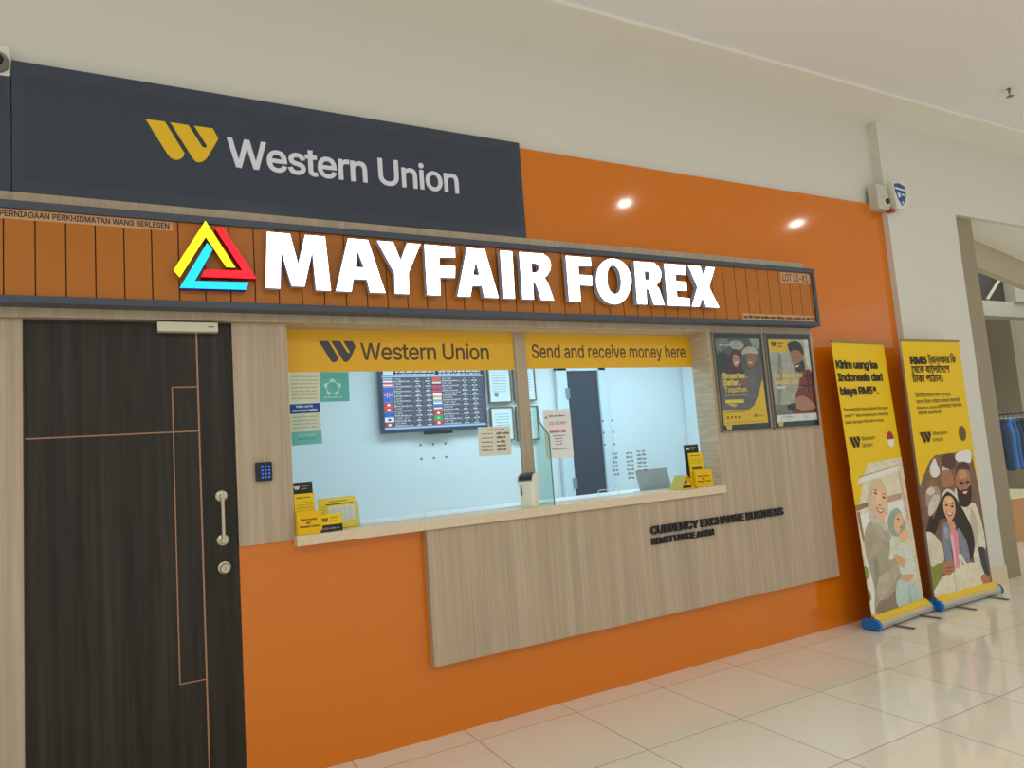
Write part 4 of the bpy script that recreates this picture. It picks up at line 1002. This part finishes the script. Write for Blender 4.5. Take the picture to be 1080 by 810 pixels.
def b2(q, pal, y):
    for k in range(30):
        a = k * 2 * math.pi / 30
        r0, r1 = 0.030, 0.040 + 0.008 * math.sin(a * 5)
        a2 = (k + 1) * 2 * math.pi / 30
        r2 = 0.040 + 0.008 * math.sin(a2 * 5)
        q.poly([(0.912 + r0 * math.cos(a), y, 1.848 + r0 * math.sin(a)), (0.912 + r1 * math.cos(a), y, 1.848 + r1 * math.sin(a)), (0.912 + r2 * math.cos(a2), y, 1.848 + r2 * math.sin(a2)), (0.912 + r0 * math.cos(a2), y, 1.848 + r0 * math.sin(a2))], pal((160, 196, 180)))
    put_bars(q, 0.862, 1.792, 0.10, 0.010, y, pal((150, 190, 176)), 4)
    for i in range(2):
        put_bars(q, 0.86, 1.915 - i * 0.016, 0.12, 0.005, y, pal((60, 130, 128)), 5 + i)
sheet('notice', 'teal notice with a ring of figures at the top of the left window', 0.844, 1.000, 1.772, 1.931, b2, [(84, 156, 150)], 0.01, YG)
def b3(q, pal, y):
    n = pal((30, 64, 130))
    q.poly([(0.687, y, 1.716), (0.841, y, 1.716), (0.841, y, 1.766), (0.687, y, 1.766)], n)
    put_text(q, 'Help us to', 0.720, 1.747, 0.085, 0.0125, y - 0.0003, pal((206, 212, 220)), bold=0.02)
    put_text(q, 'serve you better', 0.700, 1.726, 0.128, 0.0125, y - 0.0003, pal((206, 212, 220)), bold=0.02)
    for i in range(4):
        put_bars(q, 0.70, 1.694 - i * 0.018, 0.128, 0.008, y, pal((130, 144, 132)), i + 60)
    q.poly([(0.687, y, 1.554), (0.841, y, 1.554), (0.841, y, 1.622), (0.687, y, 1.622)], pal((90, 160, 154)))
    put_bars(q, 0.72, 1.60, 0.09, 0.008, y - 0.0003, pal((130, 186, 176)), 66)
    put_bars(q, 0.72, 1.58, 0.09, 0.008, y - 0.0003, pal((60, 130, 130)), 67)
sheet('notice', 'feedback notice with dark blue heading below the pale notice on the glass', 0.687, 0.841, 1.554, 1.766, b3, [(176, 184, 164)], -0.02, YG)
def b4(q, pal, y):
    k = pal((76, 66, 54))
    put_bars(q, 1.80, 1.574, 0.12, 0.006, y, k, 30)
    for i in range(5):
        put_bars(q, 1.762, 1.550 - i * 0.024, 0.075, 0.007, y, k, 31 + i)
        put_bars(q, 1.862, 1.548 - i * 0.024, 0.060 if i else 0.085, 0.014, y, k, 41 + i)
sheet('notice', 'beige sheet of handwritten lines on the glass beside the window post', 1.742, 1.956, 1.424, 1.594, b4, [(192, 187, 174)], 0.02, YG)
def b5(q, pal, y):
    k, r = pal((90, 86, 80)), pal((176, 70, 62))
    put_bars(q, 2.235, 1.635, 0.12, 0.011, y, k, 50)
    put_text(q, 'JOB VACANCY', 2.230, 1.586, 0.130, 0.019, y, r, bold=0.01)
    put_bars(q, 2.230, 1.536, 0.130, 0.018, y, r, 52)
    put_bars(q, 2.250, 1.514, 0.090, 0.008, y, k, 53)
    for i in range(3):
        put_bars(q, 2.265, 1.496 - i * 0.017, 0.056, 0.008, y, r if i else k, 54 + i)
    put_bars(q, 2.240, 1.432, 0.125, 0.008, y, k, 58)
    q.poly([(2.205, y, 1.625), (2.222, y, 1.625), (2.222, y, 1.638), (2.205, y, 1.638)], pal((130, 130, 126)))
sheet('notice', 'white notice with red lines on the glass before the inner door', 2.192, 2.391, 1.380, 1.680, b5, [(212, 208, 200)], 0.0, YG)
def cells(cx, z0, z1, w, n, seed):
    def body(q, pal, y):
        r = random.Random(seed)
        for i in range(n):
            z = z1 - (i + 1) * (z1 - z0) / n
            for j in range(2):
                put_bars(q, cx - w / 2 + j * w / 2, z + 0.003, w * 0.42, (z1 - z0) / n * 0.6, y, pal((96, 108, 112)), seed + i * 3 + j)
    return body
for (cx, z0, z1, w, n, sd, lb) in ((2.708, 1.235, 1.395, 0.045, 6, 1, 'narrow strip of small print on the right pane, nearest the inner door'),
                                (2.826, 1.205, 1.392, 0.062, 7, 2, 'middle strip of small print on the right pane, of three'),
                                (2.925, 1.245, 1.398, 0.085, 6, 3, 'widest strip of small print on the right pane, nearest the grey slab')):
    sheet('print_strip', lb, cx - w / 2, cx + w / 2, z0, z1, cells(cx, z0, z1, w, n, sd), [], 0.0, YG + 0.0014, 'notice', 'strips of print on the right pane')

# grey slab inside the glass
g = thing('counter_display', 'grey slab-shaped display standing behind the right pane', 'display', (3.08, 0.24, 1.10))
b = MB(); b.hexa([(2.945, 0.20, 1.105), (3.215, 0.20, 1.105), (3.215, 0.212, 1.105), (2.945, 0.212, 1.105)], [(2.945, 0.235, 1.252), (3.212, 0.235, 1.252), (3.212, 0.247, 1.252), (2.945, 0.247, 1.252)])
b.build('screen_panel', mat('slab_grey', (142, 150, 152), 0.4), g, g.location, bevel=0.003)
b = MB(); b.box(2.96, 3.08, 0.15, 0.30, 1.10, 1.108); b.build('base', mat('slab_base', (62, 70, 90), 0.4), g, g.location, bevel=0.002)

# ------------------------------------------------------------------ things on the counter shelf
CZ = 1.1132
def leaflet_stand(label, x, y, rz, bh, bx):
    t = thing('leaflet_stand', label, 'leaflet stand', (x, y, CZ), 'leaflet stands on the counter')
    t.rotation_euler = (0, 0, rz)
    def card(name, w, z0, z1, y0, lean, body, cols, off=0.0, th=0.006):
        q = MB(); pal = Palette(0.72)
        for c in cols: pal(c)
        q.box(-w / 2 + off, w / 2 + off, 0, th, 0, z1 - z0, 0)
        body(q, pal, -0.0004, -w / 2 + off, w, z1 - z0)
        q.xf(Matrix.Translation((0, y0, z0)) @ Matrix.Rotation(-lean, 4, 'X'))
        return q.build(name, pal.mats, t, (0, 0, 0))
    def back(q, pal, y, x0, w, h):
        put_logo(q, x0 + 0.010, h - 0.036, 0.030, y, pal((212, 206, 190)))
        put_text(q, 'Western', x0 + 0.048, h - 0.022, 0.038, 0.008, y, pal((180, 170, 140)))
        put_text(q, 'Union', x0 + 0.048, h - 0.036, 0.028, 0.008, y, pal((180, 170, 140)))
    card('back_card', 0.105, 0.0, bh, 0.055, 0.05, back, [(44, 42, 42)], off=bx)
    def mid(q, pal, y, x0, w, h):
        k = pal((70, 60, 20))
        put_bars(q, x0 + 0.010, h - 0.022, w - 0.03, 0.007, y, k, 70)
        for i in range(3):
            put_bars(q, x0 + 0.010, h - 0.044 - i * 0.013, w - 0.02, 0.004, y, pal((140, 116, 20)), 71 + i)
        q.poly([(x0 + 0.012, y, h - 0.112), (x0 + w - 0.016, y, h - 0.112), (x0 + w - 0.016, y, h - 0.098), (x0 + 0.012, y, h - 0.098)], pal((64, 60, 56)))
    card('leaflet_stack', 0.100, 0.0, bh - 0.056, 0.030, 0.05, mid, [(216, 178, 24)], off=bx * 0.5, th=0.018)
    def front(q, pal, y, x0, w, h):
        k = pal((60, 46, 16))
        put_text(q, 'Send money', x0 + 0.016, h - 0.045, w - 0.040, 0.010, y, k, bold=0.03)
        put_text(q, 'with', x0 + 0.042, h - 0.062, 0.022, 0.010, y, k, bold=0.03)
        put_text(q, 'Western Union', x0 + 0.010, h - 0.079, w - 0.026, 0.010, y, k, bold=0.03)
    card('front_card', 0.122, 0.0, 0.112, -0.012, 0.06, front, [(218, 170, 8)], off=0.006, th=0.03)
    return t
leaflet_stand('yellow leaflet stand with black top card at the left end of counter', 0.718, -0.040, 0.12, 0.252, 0.0)
leaflet_stand('yellow leaflet stand with black top card at the right end of counter', 3.318, 0.005, -0.25, 0.285, -0.028)

t = thing('price_card', 'wide yellow rate sheet with pale table in a clear holder', 'card', (0.90, 0.09, CZ), )
q = MB(); pal = Palette(0.72); pal((206, 190, 60))
q.box(0.0, 0.205, 0, 0.002, 0.0, 0.158, 0)
q.poly([(0.052, -0.0004, 0.036), (0.192, -0.0004, 0.036), (0.192, -0.0004, 0.112), (0.052, -0.0004, 0.112)], pal((196, 204, 196)))
put_bars(q, 0.06, 0.136, 0.10, 0.006, -0.0004, pal((90, 84, 40)), 80)
q.poly([(0.04, -0.0004, 0.121), (0.190, -0.0004, 0.121), (0.190, -0.0004, 0.127), (0.04, -0.0004, 0.127)], pal((84, 78, 40)))
for i in range(8):
    put_bars(q, 0.058, 0.100 - i * 0.0085, 0.128, 0.003, -0.0008, pal((150, 160, 156)), 81 + i)
for i in range(4):
    q.poly([(0.080 + i * 0.030, -0.0008, 0.036), (0.0812 + i * 0.030, -0.0008, 0.036), (0.0812 + i * 0.030, -0.0008, 0.112), (0.080 + i * 0.030, -0.0008, 0.112)], pal((140, 150, 146)))
for i in range(7):
    put_bars(q, 0.008, 0.112 - i * 0.012, 0.036, 0.004, -0.0004, pal((150, 140, 50)), 90 + i)
Mx = Matrix.Translation((0.797, 0.052, CZ + 0.002)) @ Matrix.Rotation(0.16, 4, 'Z') @ Matrix.Rotation(-0.16, 4, 'X')
q.xf(Mx).build('sheet', pal.mats, t, t.location)
q = MB(); q.box(0.004, 0.218, 0.003, 0.006, 0.0, 0.132); q.box(0.004, 0.218, 0.006, 0.045, 0.0, 0.003)
q.xf(Mx).build('clear_holder', mat('greenish_acrylic', (150, 168, 146), 0.2), t, t.location)

t = thing('name_card', 'small yellow card with dark emblem and black lower band', 'card', (0.828, -0.03, CZ))
q = MB(); pal = Palette(0.72); pal((220, 182, 26))
q.box(0, 0.112, 0, 0.003, 0, 0.086, 0)
k = pal((44, 40, 38))
q.poly([(0.0, -0.0004, 0.0), (0.112, -0.0004, 0.0), (0.112, -0.0004, 0.034), (0.0, -0.0004, 0.034)], k)
put_logo(q, 0.008, 0.048, 0.034, -0.0004, k)
put_text(q, 'Western', 0.050, 0.064, 0.044, 0.009, -0.0004, pal((90, 76, 30)))
put_text(q, 'Union', 0.050, 0.048, 0.034, 0.009, -0.0004, pal((90, 76, 30)))
put_bars(q, 0.008, 0.012, 0.096, 0.010, -0.0008, pal((130, 124, 110)), 95)
q.xf(Matrix.Translation((0.775, -0.045, CZ)) @ Matrix.Rotation(0.06, 4, 'Z') @ Matrix.Rotation(-0.10, 4, 'X')).build('card_face', pal.mats, t, t.location)
q = MB(); q.box(0.04, 0.07, 0.004, 0.030, 0, 0.004); q.box(0.04, 0.07, 0.028, 0.030, 0, 0.03)
q.xf(Matrix.Translation((0.775, -0.045, CZ)) @ Matrix.Rotation(0.06, 4, 'Z')).build('stand_foot', M_black, t, t.location)

t = thing('tent_card', 'folded yellow tent card in front of the right leaflet stand', 'card', (3.13, -0.01, CZ))
q = MB(); pal = Palette(0.72); pal((222, 182, 14)); d = pal((60, 46, 30))
q.hexa([(-0.078, 0.0, 0), (-0.074, 0.0, 0), (-0.074, 0.10, 0), (-0.078, 0.10, 0)], [(-0.006, 0.0, 0.090), (-0.002, 0.0, 0.088), (-0.002, 0.10, 0.088), (-0.006, 0.10, 0.090)], pal((170, 156, 40)))
q.xf(Matrix.Translation((3.13, -0.055, CZ)) @ Matrix.Rotation(0.10, 4, 'Z')).build('rear_flap', pal.mats, t, t.location)
q = MB(); pal = Palette(0.72); pal((222, 182, 14)); d = pal((60, 46, 30))
q.hexa([(0.092, 0.0, 0), (0.096, 0.0, 0), (0.096, 0.10, 0), (0.092, 0.10, 0)], [(-0.004, 0.0, 0.088), (0.002, 0.0, 0.090), (0.002, 0.10, 0.090), (-0.004, 0.10, 0.088)], 0)
q.xf(Matrix.Translation((3.13, -0.055, CZ)) @ Matrix.Rotation(0.10, 4, 'Z')).build('front_flap', pal.mats, t, t.location)
q = MB(); pal = Palette(0.72); pal((214, 172, 14)); d = pal((60, 46, 30))
q.add([(-0.070, 0.012, 0.0), (0.086, 0.012, 0.0), (-0.003, 0.012, 0.082), (-0.070, 0.016, 0.0), (0.086, 0.016, 0.0), (-0.003, 0.016, 0.082)], [(0, 1, 2), (3, 4, 5), (0, 1, 4, 3), (1, 2, 5, 4), (0, 2, 5, 3)], 0)
put_logo(q, -0.028, 0.036, 0.040, 0.0116, d)
q.poly([(-0.040, 0.0116, 0.008), (0.050, 0.0116, 0.008), (0.036, 0.0116, 0.028), (-0.030, 0.0116, 0.028)], d)
q.xf(Matrix.Translation((3.13, -0.055, CZ)) @ Matrix.Rotation(0.10, 4, 'Z')).build('end_face', pal.mats, t, t.location)

# little swing-lid bin
t = thing('swing_bin', 'small cream swing-lid bin with black flap on the counter', 'bin', (2.005, 0.035, CZ))
M_cream = mat('cream_plastic', (222, 208, 184), 0.35)
def rsq(hx, hy, z, n=5, r=0.35):
    out = []
    for sx, sy, a0 in ((1, 1, 0), (-1, 1, 90), (-1, -1, 180), (1, -1, 270)):
        rr = r * min(hx, hy)
        for i in range(n):
            a = math.radians(a0 + 90 * i / (n - 1))
            out.append((sx * (hx - rr) + rr * math.cos(a), sy * (hy - rr) + rr * math.sin(a), z))
    return out
q = MB()
rings = [rsq(0.043, 0.040, 0.0), rsq(0.046, 0.043, 0.06), rsq(0.051, 0.047, 0.138), rsq(0.056, 0.052, 0.138), rsq(0.056, 0.052, 0.150)]
N = len(rings[0])
q.add([p for r in rings for p in r], [tuple(range(N))[::-1], tuple(range((len(rings) - 1) * N, len(rings) * N))] + [(i * N + k, i * N + (k + 1) % N, (i + 1) * N + (k + 1) % N, (i + 1) * N + k) for i in range(len(rings) - 1) for k in range(N)])
q.build('bin_body', M_cream, t, smooth=True)
for sx in (-1, 1):                           # two arched cheeks of the lid
    q = MB()
    arc = [(0.050 * math.cos(a), 0.150 + 0.046 * math.sin(a)) for a in np.linspace(0, math.pi, 13)]
    n = len(arc)
    q.add([(sx * 0.053, yy, zz) for yy, zz in arc] + [(sx * 0.046, yy, zz) for yy, zz in arc], [tuple(range(n)), tuple(range(n, 2 * n))] + [(i, (i + 1) % n, n + (i + 1) % n, n + i) for i in range(n)])
    q.build('lid_cheek', M_cream, t)
q = MB()
arc = [(0.047 * math.cos(a), 0.150 + 0.047 * math.sin(a)) for a in np.linspace(0.15, math.pi - 0.15, 13)]
n = len(arc)
q.add([(-0.042, yy, zz) for yy, zz in arc] + [(0.042, yy, zz) for yy, zz in arc], [tuple(range(n)), tuple(range(n, 2 * n))] + [(i, (i + 1) % n, n + (i + 1) % n, n + i) for i in range(n)])
q.build('swing_flap', mat('black_bag', (40, 42, 48), 0.5), t)
t.rotation_euler = (0, 0, -1.0)
q = MB(); q.box(-0.030, -0.025, -0.0505, -0.0445, 0.07, 0.125); q.build('side_slot', M_black, t)

# ------------------------------------------------------------------ security gear, ceiling fittings
t = thing('security_camera', 'grey box camera with round lens at the orange cladding corner', 'camera', (5.53, 0.0, 3.25))
b = MB(); b.box(5.455, 5.605, -0.085, 0.0, 3.225, 3.44); b.build('housing', mat('camera_grey', (168, 168, 154), 0.5), t, t.location, bevel=0.006)
b = MB(); b.lathe((5.555, -0.085, 3.285), (0, -1, 0), [(0.050, 0), (0.050, 0.006), (0.042, 0.018), (0.030, 0.022)], 24); b.build('lens_ring', mat('lens_ring_grey', (190, 180, 160), 0.4), t, t.location, smooth=True)
b = MB(); b.lathe((5.548, -0.106, 3.285), (0, -1, 0), [(0.028, 0), (0.025, 0.010), (0.014, 0.016), (0.004, 0.018)], 20); b.build('lens', mat('lens_black', (46, 44, 36), 0.15), t, t.location, smooth=True)
t = thing('alarm_box', 'white alarm box with blue shield plate on the pier', 'alarm', (5.72, -0.05, 3.26))
b = MB(); b.prism([(5.615, 3.455), (5.80, 3.475), (5.815, 3.30), (5.745, 3.235), (5.635, 3.225)], -0.125, -0.05); b.build('housing', mat('alarm_white', (186, 188, 176), 0.5), t, t.location, bevel=0.006)
b = MB(); b.prism([(5.632, 3.44), (5.70, 3.452), (5.775, 3.43), (5.782, 3.36), (5.755, 3.30), (5.712, 3.255), (5.668, 3.31), (5.640, 3.37)], -0.128, -0.125); b.build('shield_plate', mat('shield_blue', (40, 62, 120), 0.4), t, t.location)
for pts in ([(5.640, 3.415), (5.776, 3.400), (5.778, 3.385), (5.642, 3.398)], [(5.660, 3.362), (5.702, 3.366), (5.700, 3.330), (5.672, 3.322)],
            [(5.708, 3.29), (5.735, 3.30), (5.715, 3.268)], [(5.716, 3.36), (5.765, 3.36), (5.758, 3.345), (5.718, 3.345)]):
    b = MB(); b.prism(pts, -0.1286, -0.128)
    b.build('shield_mark', mat('shield_white', (190, 194, 200), 0.5), t, t.location)
b = MB(); b.box(5.60, 5.655, -0.10, -0.052, 3.205, 3.235); b.build('strobe_lens', mat('strobe_red', (150, 44, 34), 0.3), t, t.location, bevel=0.005)
b = MB(); b.box(5.618, 5.660, -0.025, 0.0, 3.44, 4.026)
tag(b.build('cable_trunking', mat('trunking_cream', (190, 180, 156), 0.6), bevel=0.002), 'cream cable trunking rising from the camera to the ceiling', 'trunking')
t = thing('corner_camera', 'white camera with dark round lens at the top left corner', 'camera', (-0.52, 0.0, 3.2))
b = MB(); b.box(-0.60, -0.468, -0.022, 0.0, 3.236, 3.37); b.build('mount_plate', M_white, t, t.location, bevel=0.004)
b = MB(); b.lathe((-0.515, -0.022, 3.288), (0, -1, 0), [(0.046, 0), (0.046, 0.02), (0.036, 0.034), (0.02, 0.036)], 24); b.build('lens_ring', mat('lens_ring_dark', (104, 100, 88), 0.4), t, t.location, smooth=True)
b = MB(); b.lathe((-0.515, -0.056, 3.288), (0, -1, 0), [(0.030, 0), (0.024, 0.010), (0.006, 0.014)], 20); b.build('lens', M_black, t, t.location, smooth=True)

t = thing('ceiling_sprinkler', 'small metal fire sprinkler hanging from the ceiling', 'sprinkler', (6.24, -0.79, 4.05))
M_brass = mat('sprinkler_bronze', (112, 98, 74), 0.35, metal=0.5)
b = MB(); b.lathe((6.24, -0.79, 4.05), (0, 0, -1), [(0.016, 0), (0.016, 0.004), (0.009, 0.006), (0.009, 0.03)], 16); b.build('sprinkler_stem', M_brass, t, t.location)
b = MB(); b.tube([(6.232, -0.79, 4.02), (6.226, -0.79, 4.00), (6.24, -0.79, 3.985)], 0.003, 6); b.tube([(6.248, -0.79, 4.02), (6.254, -0.79, 4.00), (6.24, -0.79, 3.985)], 0.003, 6); b.build('yoke', M_brass, t, t.location)
b = MB(); b.lathe((6.24, -0.79, 3.986), (0, 0, -1), [(0.026, 0), (0.026, 0.002), (0.004, 0.003)], 16); b.build('deflector', M_brass, t, t.location)

# mall downlights (out of frame overhead; they light the shopfront and glint in the gloss)
M_lamp = mat('lamp_diffuser', (255, 250, 240), 0.5, emit=(255, 244, 226), strength=14)
spots = [(4.70, -2.27, 'round ceiling downlight glinting in the orange panel, nearer the dark sign'), (7.35, -2.22, 'round ceiling downlight glinting in the orange panel, nearer the pier'),
         (-2.2, -4.95, 'round ceiling downlight over the walkway before the dark door'), (1.2, -4.95, 'round ceiling downlight over the walkway before the counter'), (4.6, -4.95, 'round ceiling downlight over the walkway before the banners')]
for x, y, lb in spots:
    t = thing('downlight', lb, 'ceiling light', (x, y, 4.05), 'mall downlights')
    q = MB(); q.lathe((x, y, 4.05), (0, 0, -1), [(0.070, 0), (0.070, 0.006), (0.058, 0.010), (0.056, 0.004)], 28); q.build('trim_ring', M_white, t, t.location)
    q = MB(); q.lathe((x, y, 4.046), (0, 0, -1), [(0.055, 0), (0.055, 0.002)], 28); q.build('diffuser', M_lamp, t, t.location)
    o = area_lamp('downlight_lamp', (0, 0, -0.02), 0.11, LAMP_POWER * (0.14 if y > -3 else 1.0), (1.0, 0.97, 0.93))
    o.parent = t

# ------------------------------------------------------------------ next shop: clothes rail and crate
t = thing('clothes_rail', 'black clothes rail holding jeans in the next shop', 'clothes rail', (11.3, 2.05, 0))
b = MB(); b.tube([(10.7, 2.05, 1.46), (12.3, 2.05, 1.46)], 0.016); b.build('rail', M_black, t, t.location)
for x in (10.7, 12.3):
    b = MB(); b.tube([(x, 2.05, 1.46), (x, 2.05, 0.02)], 0.014); b.tube([(x, 1.85, 0.012), (x, 2.25, 0.012)], 0.012); b.build('post', M_black, t, t.location)
cols = [((42, 54, 72), 'dark navy jeans at the pier end of the rail'), ((58, 92, 140), 'bright blue jeans, second from the pier'), ((52, 78, 118), 'mid blue jeans, third from the pier'), ((48, 56, 64), 'charcoal jeans, fourth from the pier'), ((40, 48, 60), 'black-blue jeans right of the charcoal pair'), ((60, 72, 88), 'slate blue jeans farthest from the pier on the rail')]
for i, (c, lb) in enumerate(cols):
    x = 10.90 + i * 0.115
    t = thing('hanging_jeans', lb, 'jeans', (x, 2.05, 0.68), 'jeans on the clothes rail')
    m = mat('denim_%d' % i, c, 0.85, L=0.4)
    q = MB()
    for s in (-1, 1):
        yy = s * 0.085
        pts = [(x, 2.05 + yy * 0.6, 1.37), (x + 0.004, 2.05 + yy, 1.15), (x - 0.004, 2.05 + yy * 1.1, 0.9), (x, 2.05 + yy * 1.15, 0.66 + 0.01 * (i % 3))]
        q.tube(pts, [0.058, 0.060, 0.050, 0.052], 10)
    q.build('legs', m, t, t.location, smooth=True)
    q = MB(); q.box(x - 0.055, x + 0.055, 1.93, 2.17, 1.345, 1.39); q.build('waistband', m, t, t.location, bevel=0.01)
    q = MB(); q.tube([(x, 1.93, 1.395), (x, 2.17, 1.395)], 0.005, 6); q.tube([(x, 2.05, 1.395), (x, 2.05, 1.45), (x, 2.07, 1.482), (x, 2.05, 1.48)], 0.004, 6); q.build('hanger', M_white, t, t.location)
t = thing('display_plinth', 'wooden display plinth below the hanging jeans', 'plinth', (9.2, 0.9, 0))
b = MB(); b.box(8.75, 9.6, 0.9, 1.35, 0, 0.49, 0); b.build('plinth_box', mat('plinth_wood', (150, 112, 70), 0.5, L=0.45), t, t.location)
b = MB(); b.box(8.72, 9.63, 0.87, 1.38, 0.49, 0.52); b.build('plinth_top', mat('plinth_pale', (186, 170, 140), 0.5, L=0.45), t, t.location)
b = MB(); b.tube([(11.85, 2.44, 3.28), (12.0, 2.42, 3.42), (12.2, 2.40, 3.60), (12.35, 2.40, 3.68), (12.6, 2.36, 3.70), (13.2, 2.28, 3.70)], 0.025, 10)
tag(b.build('ceiling_pipe', mat('pipe_grey', (150, 148, 136), 0.5), smooth=True), 'bent grey pipe crossing the dark ceiling void of next shop', 'pipe')
